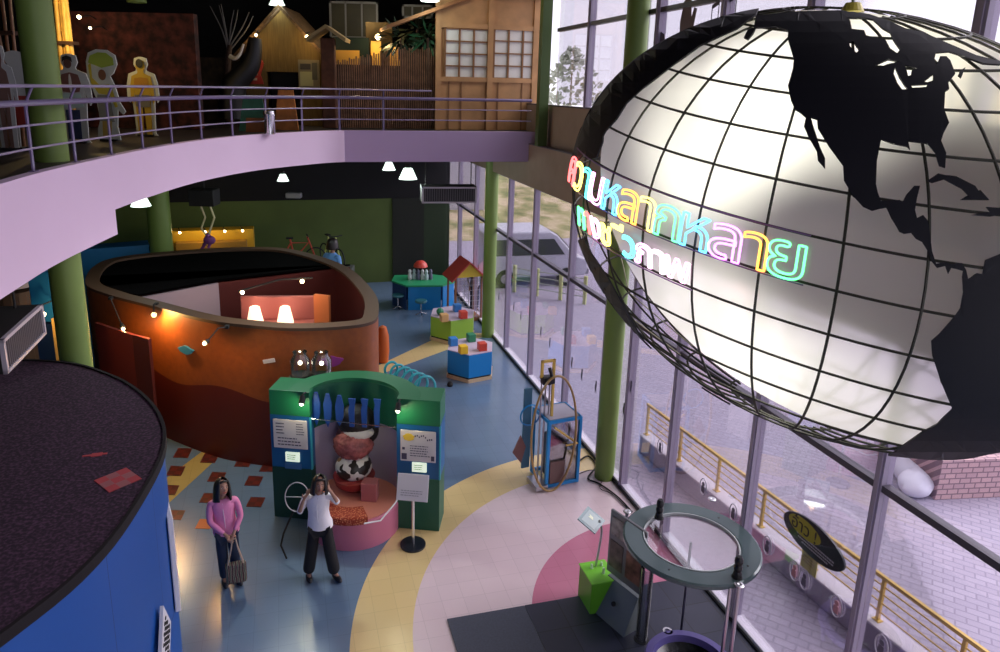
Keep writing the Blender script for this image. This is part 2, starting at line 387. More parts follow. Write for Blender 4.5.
# ---- green columns
cg = mat('green_column', (.17, .26, .055), .5, noise_=(2, .05))
def col(P, z0, z1, r=.215, name='column'):
    o = MB().cyl((0, 0, z0), (0, 0, z1), r, n=32, cap=False).build(name, cg, smooth=True); o.location = (P[0], P[1], 0)
    struct(o); return o
col((-4.80, 8.02), 0, 10.6, .178)
pc = wp(4.10, -.16, 0); col(pc, 0, 10.6, .168)
p2c = wp(11.55, -.16, 0); col(p2c, 0, ZB, .17)
p3 = wp(7.88, -.22, 0)
struct(MB().box(-.10, .10, -.09, .09, 5.52, 10.6, Matrix.Translation(p3) @ Matrix.Rotation(YAW, 4, 'Z')).build('column_square', mat('green_column_dark', (.06, .11, .02), .5)))
pl = atY(160, 230, 17.5); col((pl.x, pl.y), 0, ZB, .28)
pu = atY(137, 5, 14.5); col((pu.x, pu.y), ZT+2.4, 10.6, .18)
# thin seams on the floor along the glass
# ================================================================ BIG EXHIBIT ROOMS
def Rz(x, y, z, a): return Matrix.Translation((x, y, z)) @ Matrix.Rotation(math.radians(a), 4, 'Z')
# ---- blue round room with dark carpeted roof (lower left)
DZ = 3.4
dp = [(-4.82, 7.73), (-4.06, 7.38), (-3.49, 6.91), (-3.04, 6.35), (-2.77, 5.76), (-2.64, 5.05), (-2.60, 4.35), (-2.72, 3.75), (-3.1, 2.9), (-3.8, 2.2), (-4.9, 1.8), (-6.1, 1.9), (-7.3, 2.5), (-8.1, 3.6), (-8.3, 4.9), (-7.9, 6.2), (-7.0, 7.2), (-5.9, 7.7)]
dc = Vector((-5.3, 4.7, 0)); dl = [(p.x-dc.x, p.y-dc.y) for p in smooth_curve([(a, b, 0) for a, b in dp], 5, True)][::-1]
t = thing('round_exhibit_room', 'cobalt blue round room with a dark purple carpeted roof, lower left', 'room', dc)
m, n, b = nmat('cobalt_panels'); tc = node(n, 'ShaderNodeTexCoord'); sp = node(n, 'ShaderNodeSeparateXYZ'); n.links.new(tc.outputs['Object'], sp.inputs[0])
an = math_(n, 'ARCTAN2', sp.outputs[1], sp.outputs[0]); fr = math_(n, 'FRACT', math_(n, 'MULTIPLY', math_(n, 'ADD', an, 7.0), 2.9)); seam = math_(n, 'LESS_THAN', fr, .006)
hz = math_(n, 'LESS_THAN', math_(n, 'ABSOLUTE', math_(n, 'SUBTRACT', sp.outputs[2], 1.75)), .006)
n.links.new(mixc(n, math_(n, 'MAXIMUM', seam, hz), (.006, .080, .35), (.004, .02, .10)), b.inputs['Base Color']); b.inputs['Roughness'].default_value = .5
MB().wallstrip(dl, 0, DZ-.01, .08, True).build('wall_panel', m, t, smooth=True, ang=30)
m, n, b = nmat('purple_carpet'); tc = node(n, 'ShaderNodeTexCoord'); no = node(n, 'ShaderNodeTexNoise'); no.inputs['Scale'].default_value = 38; no.inputs['Detail'].default_value = 6; n.links.new(tc.outputs['Object'], no.inputs['Vector'])
r = node(n, 'ShaderNodeValToRGB'); e = r.color_ramp.elements; e[0].position = .42; e[0].color = (.018, .008, .020, 1); e[1].position = .7; e[1].color = (.095, .04, .085, 1)
n.links.new(no.outputs['Fac'], r.inputs[0]); n.links.new(r.outputs[0], b.inputs['Base Color']); b.inputs['Roughness'].default_value = .95
MB().prism(dl, DZ-.04, DZ).build('roof_carpet', m, t)
MB().wallstrip(dl, DZ-.07, DZ+.015, -.03, True).build('roof_edge', mat('roof_edge', (.006, .003, .005), .9), t)
pm = MB()
for i in range(3):
    for j in range(3):
        pm.m((i+j) % 2).box(-.135+i*.09, -.045+i*.09, -.135+j*.09, -.045+j*.09, 0, .006)
P = fl(118, 480, DZ)
o = pm.build('roof_emblem', [mat('emblem_red', (.45, .06, .07), .8), mat('emblem_pale', (.35, .12, .13), .8)], t); o.location = P-dc; o.rotation_euler = (0, 0, .9)
P = fl(95, 455, DZ); o = MB().box(-.1, .1, -.012, .012, 0, .005).box(-.03, .06, -.03, .03, 0, .004).build('roof_mark', mat('emblem_red', (0, 0, 0)), t); o.location = P-dc; o.rotation_euler = (0, 0, .3)
# white diamond grille and tall white plate on the curved side
def on_drum(ang, z, off=.02):
    best = max(dl, key=lambda p: math.cos(math.atan2(p[1], p[0])-ang)); d = Vector((best[0], best[1], 0)); return d+d.normalized()*off+Vector((0, 0, z)), math.atan2(best[1], best[0])
WH = mat('white_enamel', (.75, .73, .78), .45)
# ray hits a vertical plane tangent to the drum side
def hit_drum(x, y):
    d = ray(x, y); P = EYE.copy()
    for k in range(4000):
        P = EYE + d*(2+k*.004)
        q = P-dc
        a = math.atan2(q.y, q.x); bb = max(dl, key=lambda p: math.cos(math.atan2(p[1], p[0])-a))
        if math.hypot(q.x, q.y) < math.hypot(*bb)+.03 and P.z < DZ: return P, a
    return P, 0
Pg, ag = hit_drum(163, 638)
ft = thing('vent_grille', 'white diamond shaped grille plate on the side of the blue round room', 'grille', Pg, ag)
g = MB().prism([(-.17, 0), (0, .33), (.17, .02), (0, -.33)], 0, .03, Matrix.Rotation(PI/2, 4, 'Y') @ Matrix.Rotation(PI/2, 4, 'Z')); g.build('plate', WH, ft)
g = MB()
for i in range(6):
    for j in range(8):
        yy = -.10+i*.04; zz = -.19+j*.05+(i % 2)*.025
        if abs(yy)/.17+abs(zz)/.33 < .70: g.cyl((.03, yy, zz), (.034, yy, zz), .019, n=6)
g.build('openings', mat('soft_black', (.006, .006, .007), .7), ft)
Pp, ap = hit_drum(173, 560)
pl_ = MB().box(-.02, .03, -.03, .5, -.55, .45, bev=.008).build('side_plate', WH); pl_.location = Pp; pl_.rotation_euler = (0, 0, ap+.15)
tag(pl_, 'tall narrow white plate fixed on edge to the blue round room', 'plate')
# ---- orange walled oval room
RZ = 2.65
rimpx = [(86, 283), (96, 265), (125, 256), (200, 249), (262, 247), (300, 251), (345, 266), (372, 290), (378, 310), (366, 323), (300, 328), (240, 324), (200, 318), (150, 305), (108, 294)]
rl = [fl(x, y, RZ) for x, y in rimpx]
oc = sum(rl, Vector())/len(rl); oc.z = 0
ol = [(p.x-oc.x, p.y-oc.y) for p in smooth_curve([(p.x, p.y, 0) for p in rl], 6, True)]
area = sum(ol[i-1][0]*ol[i][1]-ol[i][0]*ol[i-1][1] for i in range(len(ol)))
if area < 0: ol = ol[::-1]
t = thing('oval_exhibit_room', 'roofless oval room of orange curved walls with a dark red base', 'room', oc)
m, n, b = nmat('orange_wall'); tc = node(n, 'ShaderNodeTexCoord'); sp = node(n, 'ShaderNodeSeparateXYZ'); n.links.new(tc.outputs['Object'], sp.inputs[0])
wv = math_(n, 'ADD', 1.34, math_(n, 'MULTIPLY', .09, math_(n, 'SINE', math_(n, 'MULTIPLY', sp.outputs[0], 3.2))))
low_ = math_(n, 'LESS_THAN', sp.outputs[2], wv); low_ = math_(n, 'MULTIPLY', low_, math_(n, 'LESS_THAN', sp.outputs[0], 2.0))
no = node(n, 'ShaderNodeTexNoise'); no.inputs['Scale'].default_value = 9; no.inputs['Detail'].default_value = 7; n.links.new(tc.outputs['Object'], no.inputs['Vector'])
up_ = mixc(n, no.outputs['Fac'], (.38, .10, .016), (.20, .05, .012))
n.links.new(mixc(n, low_, up_, (.125, .014, .006)), b.inputs['Base Color']); b.inputs['Roughness'].default_value = .5
MB().wallstrip(ol, 0, RZ-.05, .06, True).build('outer_wall', m, t, smooth=True)
inner = [(x*.975, y*.975) for x, y in ol]
MB().wallstrip(inner, 0, RZ-.05, .05, True).build('inner_wall', mat('dark_red_inner', (.10, .010, .007), .7), t, smooth=True)
MB().wallstrip([(x*1.004, y*1.004) for x, y in ol], RZ-.055, RZ, .26, True).build('rim', mat('brown_rim', (.085, .042, .022), .6), t, smooth=True)
# black half roof over the rear of the room
ra = fl(104, 287, RZ)-oc; rb = fl(137, 292, RZ)-oc; rc_ = fl(218, 277, RZ)-oc; rd = fl(350, 262, RZ)-oc
def frontline(x):
    for p, q in ((ra, rb), (rb, rc_), (rc_, rd)):
        if p.x <= x <= q.x: return p.y+(q.y-p.y)*(x-p.x)/(q.x-p.x)
    return ra.y if x < ra.x else rd.y
rearp = [p for p in inner if p[1] > frontline(p[0])+.02]
rearp.sort(key=lambda p: math.atan2(p[1]-frontline(0), p[0]-.0))
poly = [(rd.x, rd.y)]+[p for p in rearp]+[(ra.x, ra.y), (rb.x, rb.y), (rc_.x, rc_.y)]
bm = bmesh.new(); vs = [bm.verts.new((x, y, RZ-.09)) for x, y in poly]; es = [bm.edges.new((vs[i], vs[(i+1) % len(vs)])) for i in range(len(vs))]
bmesh.ops.triangle_fill(bm, edges=es, use_beauty=True); me = D.meshes.new('half_roof'); bm.to_mesh(me); bm.free(); me.materials.append(mat('black_cloth', (.0015, .0012, .0015), 1.0, spec=.05))
o = D.objects.new('half_roof', me); COL.objects.link(o); o.parent = t; md = o.modifiers.new('sol', 'SOLIDIFY'); md.thickness = .04
# lilac screen wall under the roof edge, then dark red partition
MB().wallstrip([(rb.x, rb.y), (rc_.x, rc_.y)], .3, RZ-.13, .06).build('screen_wall', mat('lilac_screen', (.42, .32, .36), .7), t)
MB().wallstrip([(rc_.x, rc_.y), (rd.x, rd.y)], 0, RZ-.13, .06).build('partition', mat('dark_red_inner', (0, 0, 0)), t)
po = atY(322, 300, 13.6)-oc; po.z = 0
MB().box(-.17, .17, -.04, .04, 0, RZ-.12, Matrix.Translation(po) @ Matrix.Rotation(-.3, 4, 'Z')).build('orange_door', mat('orange_door', (.55, .16, .05), .5), t)
q0 = fl(98, 322, 2.2)-oc; q1 = fl(135, 334, 2.2)-oc; q2 = fl(151, 338, 2.2)-oc
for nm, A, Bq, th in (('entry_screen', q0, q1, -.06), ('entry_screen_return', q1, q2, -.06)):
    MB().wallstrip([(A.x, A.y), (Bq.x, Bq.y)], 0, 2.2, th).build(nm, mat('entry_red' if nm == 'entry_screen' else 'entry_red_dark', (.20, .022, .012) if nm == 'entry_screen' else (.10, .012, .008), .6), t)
# room sign marks: blue cloud, white tag, pink cloud on the outer wall
def on_oval(x, y, off=.03):
    d = ray(x, y); k = 8.0
    while k < 22:
        P = EYE+d*k; q = P-oc; a = math.atan2(q.y, q.x); bb = max(ol, key=lambda p: math.cos(math.atan2(p[1], p[0])-a))
        if math.hypot(q.x, q.y) < math.hypot(*bb)+off: return P, bb, a
        k += .01
    return P, (1, 0), 0
def oval_normal(x, y):
    P1 = on_oval(x-6, y)[0]; P2 = on_oval(x+6, y)[0]; d = P2-P1; return math.atan2(d.y, d.x)
def cloud(px, py, w, h, name, m_, label, cat):
    P = on_oval(px, py, .05)[0]; g = MB()
    pts = [(math.cos(a)*w*(1+.12*math.sin(5*a)), math.sin(a)*h*(1+.15*math.sin(4*a+1))) for a in [2*PI*i/28 for i in range(28)]]
    g.prism(pts, -.02, .02, Matrix.Rotation(PI/2, 4, 'X')); o = g.build(name, m_); o.location = P; o.rotation_euler = (0, 0, oval_normal(px, py)); tag(o, label, cat); return o
cloud(186, 350, .17, .07, 'cloud_sign', mat('sky_blue_sign', (.04, .28, .50), .5), 'small blue cloud shaped sign on the orange oval wall', 'sign')
cloud(331, 361, .20, .09, 'flower_sign', mat('magenta_sign', (.35, .05, .30), .5), 'magenta lobed sign on the orange wall above the green booth', 'sign')
P = on_oval(269, 361, .04)[0]; o = MB().box(-.11, .11, -.006, .006, -.035, .035, Matrix.Rotation(-.25, 4, 'Y')).build('label_card', WH); o.location = P; o.rotation_euler = (0, 0, oval_normal(269, 361)); tag(o, 'small white card on the orange oval wall between blue and magenta signs', 'card')
# arm lamps clamped on the rim
BLK = mat('soft_black', (0, 0, 0)); BULB = emat('warm_bulb', (1, .75, .4), 14)
for i, (rx, ry, bx, by, pw, lab) in enumerate([(154, 306, 154, 315, 125, 'black arm lamp on the orange rim casting an orange glow beside the red screen'), (225, 329, 205, 343, 60, 'black arm lamp reaching down from the orange rim above the blue cloud sign'), (108, 300, 123, 328, 18, 'black arm lamp in front of the dark red entry screen')]):
    A = fl(rx, ry, RZ); Bp = atY(bx, by, A.y-(.38 if i else .30))
    A = A+Vector((0, .10, .0)); t2 = thing('arm_lamp', lab, 'lamp', A, 0, 'arm lamps on the orange rim')
    d = Bp-A; g = MB().tube([(0, 0, 0), (d.x*.3, d.y*.5, .06), d*.9], .012); g.box(-.03, .03, -.04, .04, -.02, .03); g.build('arm', BLK, t2)
    MB().cyl(d*.86, d, .035, .05, 12).build('lamp_head', BLK, t2)
    MB().sph(d*1.03, .028, 10, 8).build('bulb', BULB, t2)
    wall_pt = on_oval(bx+10, by+12, .0)[0]
    lamp('lamp_light', A+d*1.12, pw*(.35 if i else .5), (1, .55, .18), 'POINT', size=.03)
# pink lit display inside
pd = atY(274, 312, 13.3); pdz = pd.z; pd.z = pdz-1.55
t2 = thing('lit_display', 'pink lit display case with two glowing white lampshades inside the orange room', 'display', pd, math.radians(5))
MB().box(-.75, .75, 0, .5, -pd.z, 1.25, bev=.02).build('cabinet', mat('pink_display', (.38, .13, .11), .5), t2)
MB().box(-.75, .75, .42, .5, 1.25, 1.75, bev=.02).build('back_panel', mat('pink_back', (.32, .10, .09), .5), t2)
for sx in (-.42, .18):
    sh = MB().lathe([(.06, .36), (.10, .34), (.17, .02), (.16, 0), (.09, .32), (.05, .34)], (sx, .2, 1.25), 16).build('lampshade', mat('glow_shade', (.9, .7, .6), .6, emit=(1, .62, .42), es=1.3), t2, smooth=True)
    MB().cyl((sx, .2, 1.25), (sx, .2, 1.6), .02, n=8).build('lamp_stem', BLK, sh)
    lamp('shade_light', pd+Vector((sx, .05, 1.75)), 4, (1, .6, .4))
rail = MB().tube([(-.7, .1, 1.95), (.1, .25, 2.15), (.75, .2, 2.2)], .02).build('lamp_rail', BLK, t2)
MB().sph((.55, .15, 2.14), .04, 10, 8).build('spot_bulb', BULB, t2); MB().sph((-.62, .1, 1.93), .04, 10, 8).build('spot_bulb', BULB, t2)
lamp('inner_light', pd+Vector((.5, 0, 2.1)), 7, (1, .6, .35))
# orange rounded post and white crates right of the room
P = fl(383, 362); o = MB().lathe([(0, 0), (.13, .02), (.16, .3), (.15, .7), (.09, .92), (0, .97)], n=20).build('rounded_post', mat('orange_post', (.55, .12, .02), .45), smooth=True); o.location = P; tag(o, 'short rounded orange post right of the oval orange wall', 'post')
# ---- mouth booth
A = fl(275, 516); Bp = fl(439, 531); bw = (Bp-A).length; bc = (A+Bp)/2; ba = math.atan2(Bp.y-A.y, Bp.x-A.x)
t = thing('mouth_booth', 'green and blue arched booth with blue teeth hanging over a pink podium', 'booth', bc, ba)
h = bw/2
GRN = mat('booth_green', (.008, .14, .055), .45); BLU = mat('booth_blue', (.006, .10, .28), .45); DG = mat('booth_dark_green', (.004, .045, .03), .5)
CY = mat('booth_cyan_edge', (.04, .35, .45), .4)
for nm, x0, x1, md_ in (('left_pylon', -h, -h+.64, BLU), ('right_pylon', h-.66, h, BLU)):
    g = MB(); g.m(0).box(x0, x1, 0, .48, .88, 1.76); g.m(1).box(x0, x1, -.01, .48, 1.76, 2.17, bev=.01); g.m(2).box(x0, x1, -.01, .48, 0, .88); g.m(3).box(x1-.012, x1+.012, -.012, .03, .88, 1.76)
    g.build(nm, [BLU, GRN, DG if nm == 'left_pylon' else mat('pylon_green', (.01, .10, .06), .5), CY], t)
# horseshoe canopy behind the opening, with its dark inner face and white niche
R1, R0_ = 1.02, .70
cxm = -.01
def arcp(r, k=28, sy=1.0): return [(cxm+r*math.cos(a), .02+r*sy*math.sin(a)) for a in [PI*i/k for i in range(k+1)]]
o_, i_ = arcp(R1, sy=.78), arcp(R0_, sy=.72)
vs = []; fs = []; k = len(o_)
for j, (a, c) in enumerate(zip(o_, i_)):
    zt = 2.17+.05*math.sin(PI*j/(k-1)); vs += [(a[0], a[1], zt), (c[0], c[1], zt), (c[0], c[1], 1.72), (a[0], a[1], 1.72)]
for j in range(k-1):
    for q in range(4): fs.append((j*4+q, (j+1)*4+q, (j+1)*4+(q+1) % 4, j*4+(q+1) % 4))
MB().add(vs, fs).build('canopy', GRN, t, smooth=True)
MB().wallstrip(i_, 1.5, 2.16, .012).build('canopy_lining', mat('booth_inner_green', (.006, .10, .055), .6), t, smooth=True)
MB().wallstrip(arcp(.74, sy=.85), 0, 1.74, .05).build('niche_wall', mat('niche_lilac', (.40, .35, .46), .7), t, smooth=True)
MB().cyl((-.66, -.01, 1.74), (.64, -.01, 1.70), .008, n=6).build('cross_rod', mat('chrome', (.7, .7, .72), .2, 1.0), t)
for j in range(6):
    x = -.62+j*.19; y = .10-.05*math.sin(PI*j/5)
    g = MB().prism([(x-.025, 2.12), (x-.065, 1.95), (x-.055, 1.75-.04*(j < 3)), (x, 1.62-.05*(j < 2)), (x+.055, 1.75), (x+.065, 1.95), (x+.025, 2.12)] if j < 3 else [(x-.05, 2.08), (x-.03, 1.98), (x-.05, 1.9), (x-.035, 1.62), (x+.035, 1.62), (x+.04, 1.9), (x+.06, 2.08)], y, y+.03, axis='y')
    g.build('tooth', mat('tooth_blue', (.01, .06, .30), .5), t)
# sign boards and lit screens
def text_lines(g, x0, x1, z0, z1, y, rows, seed=1, fill=.85):
    rnd = random.Random(seed)
    for r_ in range(rows):
        z = z1-(z1-z0)*(r_+.5)/rows; x = x0
        end = x1-(x1-x0)*rnd.random()*.3
        while x < end:
            w = (x1-x0)*rnd.uniform(.05, .14); g.box(x, min(x+w, end), y-.002, y, z-(z1-z0)/rows*.16, z+(z1-z0)/rows*.16); x += w+(x1-x0)*.03
PAP = mat('sign_paper', (.62, .58, .60), .5); INK = mat('ink', (.06, .05, .10), .6)
xl = -h+.32; xr = h-.33
MB().box(xl-.27, xl+.27, -.03, -.005, 1.22, 1.70, bev=.01).build('sign_board', PAP, t)
g = MB(); text_lines(g, xl-.22, xl-.08, 1.45, 1.66, -.031, 4, 3); text_lines(g, xl+.1, xl+.23, 1.45, 1.66, -.031, 5, 5); text_lines(g, xl-.2, xl+.2, 1.26, 1.42, -.031, 3, 6); g.build('sign_print', INK, t)['kind'] = 'stuff'
MB().box(xr-.27, xr+.27, -.03, -.005, 1.17, 1.68, bev=.01).build('sign_board', PAP, t)
MB().prism([(xr-.14+.085*math.cos(a)*(1+.15*math.sin(7*a)), 1.57+.06*math.sin(a)) for a in [2*PI*i/24 for i in range(24)]], -.036, -.031, axis='y').build('yellow_sun', mat('sun_yellow', (.75, .50, .05), .5), t)
g = MB(); rn = random.Random(4)
for j in range(9): x = xr-.05+.28*j/9; z = 1.60-.08*rn.random(); g.box(x, x+.018, -.033, -.030, z, z+.025)
text_lines(g, xr-.12, xr+.2, 1.25, 1.45, -.031, 5, 9); g.box(xr-.25, xr-.17, -.033, -.03, 1.2, 1.3).box(xr-.24, xr-.2, -.033, -.03, 1.36, 1.4).box(xr+.2, xr+.25, -.033, -.03, 1.2, 1.28); g.build('sign_print', INK, t)['kind'] = 'stuff'
for x, nm in ((xl+.02, 'l'), (xr+.02, 'r')):
    MB().box(x-.11, x+.11, -.03, -.002, 1.0, 1.15).build('lit_screen', mat('lit_screen', (.7, .75, .65), .4, emit=(.75, .9, .7), es=.55), t)
    g = MB(); text_lines(g, x-.08, x+.08, 1.03, 1.13, -.031, 3, 12); g.build('screen_print', mat('green_ink', (.1, .25, .1), .6), t)['kind'] = 'stuff'
    MB().box(x-.13, x+.13, -.02, -.001, .87, .96).build('caption_strip', mat('caption_blue', (.05, .16, .36), .5), t)
# spot lamps on the booth front
for x, lab in ((-h+.58, 'small black spot lamp on the left green corner of the booth'), (h-.60, 'small black spot lamp on the right green corner of the booth')):
    P = bc+Matrix.Rotation(ba, 3, 'Z') @ Vector((x, -.02, 2.1)); t2 = thing('spot_lamp', lab, 'lamp', P, ba, 'booth spot lamps')
    MB().tube([(0, .02, .06), (0, -.08, .08), (0, -.14, .02)], .012).build('arm', BLK, t2)
    MB().cyl((0, -.10, .06), (0, -.17, -.04), .035, .05, 12).build('lamp_head', BLK, t2)
    MB().sph((0, -.165, -.045), .028, 10, 8).build('bulb', emat('spot_bulb', (1, .95, .7), 10), t2)
    sx = -1 if x < 0 else 1
    lamp('spot_light', P+Matrix.Rotation(ba, 3, 'Z') @ Vector((0, -.20, -.06)), 7, (1, .95, .6), 'POINT', size=.03)
# podium
pc_ = Vector((0.0, -.06, 0))
t = thing('pink_podium', 'round pink podium with a salmon top under the mouth booth', 'podium', bc+Matrix.Rotation(ba, 3, 'Z') @ Vector((-.02, .02, 0)), ba)
MB().lathe([(0, 0), (.70, 0), (.70, .44), (.68, .46), (0, .46)], n=48).build('podium_body', mat('podium_pink', (.55, .17, .27), .45), t, smooth=True)
MB().lathe([(0, .462), (.665, .462), (.665, .475), (0, .475)], n=48).build('podium_top', mat('podium_salmon', (.72, .28, .22), .4), t)
m, n, b = nmat('red_mosaic'); tc = node(n, 'ShaderNodeTexCoord'); vo = node(n, 'ShaderNodeTexVoronoi'); vo.inputs['Scale'].default_value = 42; n.links.new(tc.outputs['Object'], vo.inputs[0])
r = node(n, 'ShaderNodeValToRGB'); r.color_ramp.elements[0].position = .2; r.color_ramp.elements[0].color = (.75, .30, .16, 1); r.color_ramp.elements[1].position = .5; r.color_ramp.elements[1].color = (.30, .03, .015, 1); n.links.new(vo.outputs['Distance'], r.inputs[0]); n.links.new(r.outputs[0], b.inputs['Base Color']); b.inputs['Roughness'].default_value = .3
lipm = m
prof = [(.48, .475), (.78, .475), (.79, .50), (.79, .58), (.77, .60), (.50, .60), (.48, .58), (.48, .475)]
g = MB().lathe(prof, n=20, a0=math.radians(235), a1=math.radians(300)); n_ = len(prof); g.f.append(list(range(n_-1))); g.mi.append(0); g.f.append([20*n_+i for i in range(n_-1)]); g.mi.append(0)
g.build('mosaic_step', lipm, t)
# layered model on the podium
Bl = bc+Matrix.Rotation(ba, 3, 'Z') @ Vector((-.09, .26, .475))
t = thing('layered_head_model', 'layered round model in the booth: dark top, pink wrinkled ball, white patched ball, red dish', 'model', Bl, ba)
MB().lathe([(0, 0), (.18, 0), (.30, .10), (.33, .22), (.30, .24), (0, .24)], n=28).build('red_dish', mat('dish_red', (.30, .03, .03), .35), t, smooth=True)
m, n, b = nmat('patched_white'); tc = node(n, 'ShaderNodeTexCoord'); no = node(n, 'ShaderNodeTexNoise'); no.inputs['Scale'].default_value = 3.4; n.links.new(tc.outputs['Object'], no.inputs['Vector'])
r = node(n, 'ShaderNodeValToRGB'); r.color_ramp.interpolation = 'CONSTANT'; e = r.color_ramp.elements; e[0].color = (.02, .015, .012, 1); e[1].position = .45; e[1].color = (.72, .70, .66, 1); k = e.new(.60); k.color = (.35, .18, .05, 1); n.links.new(no.outputs['Fac'], r.inputs[0]); n.links.new(r.outputs[0], b.inputs['Base Color']); b.inputs['Roughness'].default_value = .35
MB().sph((0, -.02, .38), (.29, .27, .23), 28, 18).build('white_ball', m, t, smooth=True)
g = MB().sph((0, 0, .78), (.31, .28, .27), 72, 44); 
for i, v in enumerate(g.v): 
    w = math.sin(v.x*60+3*math.sin(v.z*30))*math.sin(v.z*46+2*math.sin(v.x*26)); g.v[i] = Vector((0, 0, .78))+(v-Vector((0, 0, .78)))*(1+.055*w)
g.build('pink_wrinkled_ball', mat('wrinkled_pink', (.30, .085, .085), .5, noise_=(9, .5)), t, smooth=True, ang=80)
MB().sph((.07, .04, .98), (.27, .24, .14), 24, 14).build('white_layer', mat('layer_white', (.6, .56, .55), .4), t, smooth=True)
g = MB().sph((.03, .08, 1.12), (.31, .27, .25), 24, 14).sph((.22, .1, .95), (.16, .16, .2), 16, 10); g.build('dark_cap', mat('cap_black', (.010, .007, .007), .5, bump=(20, .5)), t, smooth=True)
o = MB().box(-.12, .12, -.1, .1, 0, .30, bev=.01).build('clear_box', mat('rose_box', (.45, .15, .16), .3)); o.location = bc+Matrix.Rotation(ba, 3, 'Z') @ Vector((.24, -.02, .476)); o.rotation_euler = (0, 0, ba); tag(o, 'small rose coloured box on the podium beside the red dish', 'box')
# ring gauge the visitor stands by: thin hoop on a black box
Ph = fl(297, 505); Ph.z = 0
t = thing('hoop_stand', 'thin pale hoop with a curved black leg left of the person in white', 'hoop', fl(296, 556))
cz = .0
H0 = atY(297, 497, fl(296, 556).y)-fl(296, 556)
MB().tube([(H0.x+.17*math.cos(a), .05*math.sin(a), H0.z+.20*math.sin(a)) for a in [2*PI*i/36 for i in range(36)]], .008, closed=True).build('hoop', mat('pale_metal', (.55, .53, .55), .35), t)
MB().tube([(H0.x-.05, 0, H0.z-.2), (-.16, -.02, .38), (-.2, -.04, .2), (-.12, -.06, 0)], .014).build('leg', BLK, t)
MB().tube([(H0.x-.17, 0, H0.z), (H0.x+.17, 0, H0.z)], .006).build('crossbar', mat('pale_metal', (0, 0, 0)), t)
o = MB().tube([bc+Matrix.Rotation(ba, 3, 'Z') @ Vector(p) for p in ((h-.52, -.06, .74), (h-.62, -.30, .62), (.55, -.62, .52), (.35, -.78, .56))], .012).build('white_hose', WH); tag(o, 'thin white hose curving from the booth to the red mosaic step', 'hose')
# stand with sheet
P = fl(413, 545)
t = thing('sign_stand', 'chrome post sign stand with a white sheet and round black foot', 'stand', P, ba)
MB().lathe([(0, 0), (.19, 0), (.19, .025), (.05, .05), (0, .05)], n=28).build('foot', mat('foot_black', (.01, .012, .02), .3), t, smooth=True)
MB().cyl((0, 0, .04), (0, 0, .9), .022, n=14).build('post', mat('chrome', (0, 0, 0)), t, smooth=True)
MB().box(-.23, .23, -.012, .012, -.19, .19, Matrix.Translation((0, -.03, .98)) @ Matrix.Rotation(-.35, 4, 'X')).build('sheet', mat('sheet_white', (.75, .72, .76), .5), t)
g = MB(); text_lines(g, -.17, .17, -.13, -.03, -.013, 3, 21); g.v = [Matrix.Translation((0, -.03, .98)) @ Matrix.Rotation(-.35, 4, 'X') @ v for v in g.v]; g.build('print', mat('grey_ink', (.35, .33, .36), .6), t)
# glass jars and hoops standing behind the booth
for i, (x, y, lab) in enumerate([(301, 386, 'clear glass jar with a glowing bulb behind the left arch of the booth'), (322, 379, 'clear glass jar with a glowing bulb under the magenta sign')]):
    P = atY(x, y, 11.0); base = P.z-.08
    t2 = thing('glass_jar', lab, 'jar', (P.x, 11.0, 1.9))
    g = MB().lathe([(.16, 0), (.17, .1), (.17, .30), (.12, .38), (.12, .42)], n=18); g.build('jar_body', glassmat('jar_glass%d' % i, (.93, .93, .90), .6, .05) if i == 0 else MATS['jar_glass0'], t2, smooth=True)
    MB().sph((0, 0, .22), .035, 10, 8).build('bulb', emat('cool_bulb', (1, .95, .7), 9), t2)
    MB().lathe([(.0, 0), (.17, 0), (.17, .02), (0, .02)], n=18).build('jar_base', BLK, t2)
    MB().box(-.18, .18, -.18, .18, -1.9, 0).build('plinth', mat('plinth_dark', (.05, .03, .02), .6), t2)
TE = mat('teal_tube', (.05, .42, .50), .25)
t = thing('coil_sculpture', 'row of teal looped tubes standing behind the right side of the booth', 'sculpture', (-.55, 11.1, 0), ba)
pa = atY(389, 371, 11.3)-Vector((-.55, 11.1, 0)); pb = atY(425, 389, 11.0)-Vector((-.55, 11.1, 0))
for i in range(6):
    c_ = pa.lerp(pb, i/5); r_ = .13+.018*i
    MB().tube([(c_.x+r_*math.cos(a)*.75, c_.y+r_*math.cos(a)*.5, c_.z+r_*math.sin(a)) for a in [2*PI*k_/24 for k_ in range(24)]], .022, closed=True).build('loop', TE, t, smooth=True)
MB().box(pa.x-.1, pb.x+.1, -.1, .35, 0, pb.z-.22).build('plinth', mat('plinth_white', (.5, .5, .55), .6), t)
# ================================================================ ALONG THE GLASS AND AT THE BACK
CH = mat('chrome', (0, 0, 0)); ST = mat('steel', (.55, .54, .58), .3, 1.0)
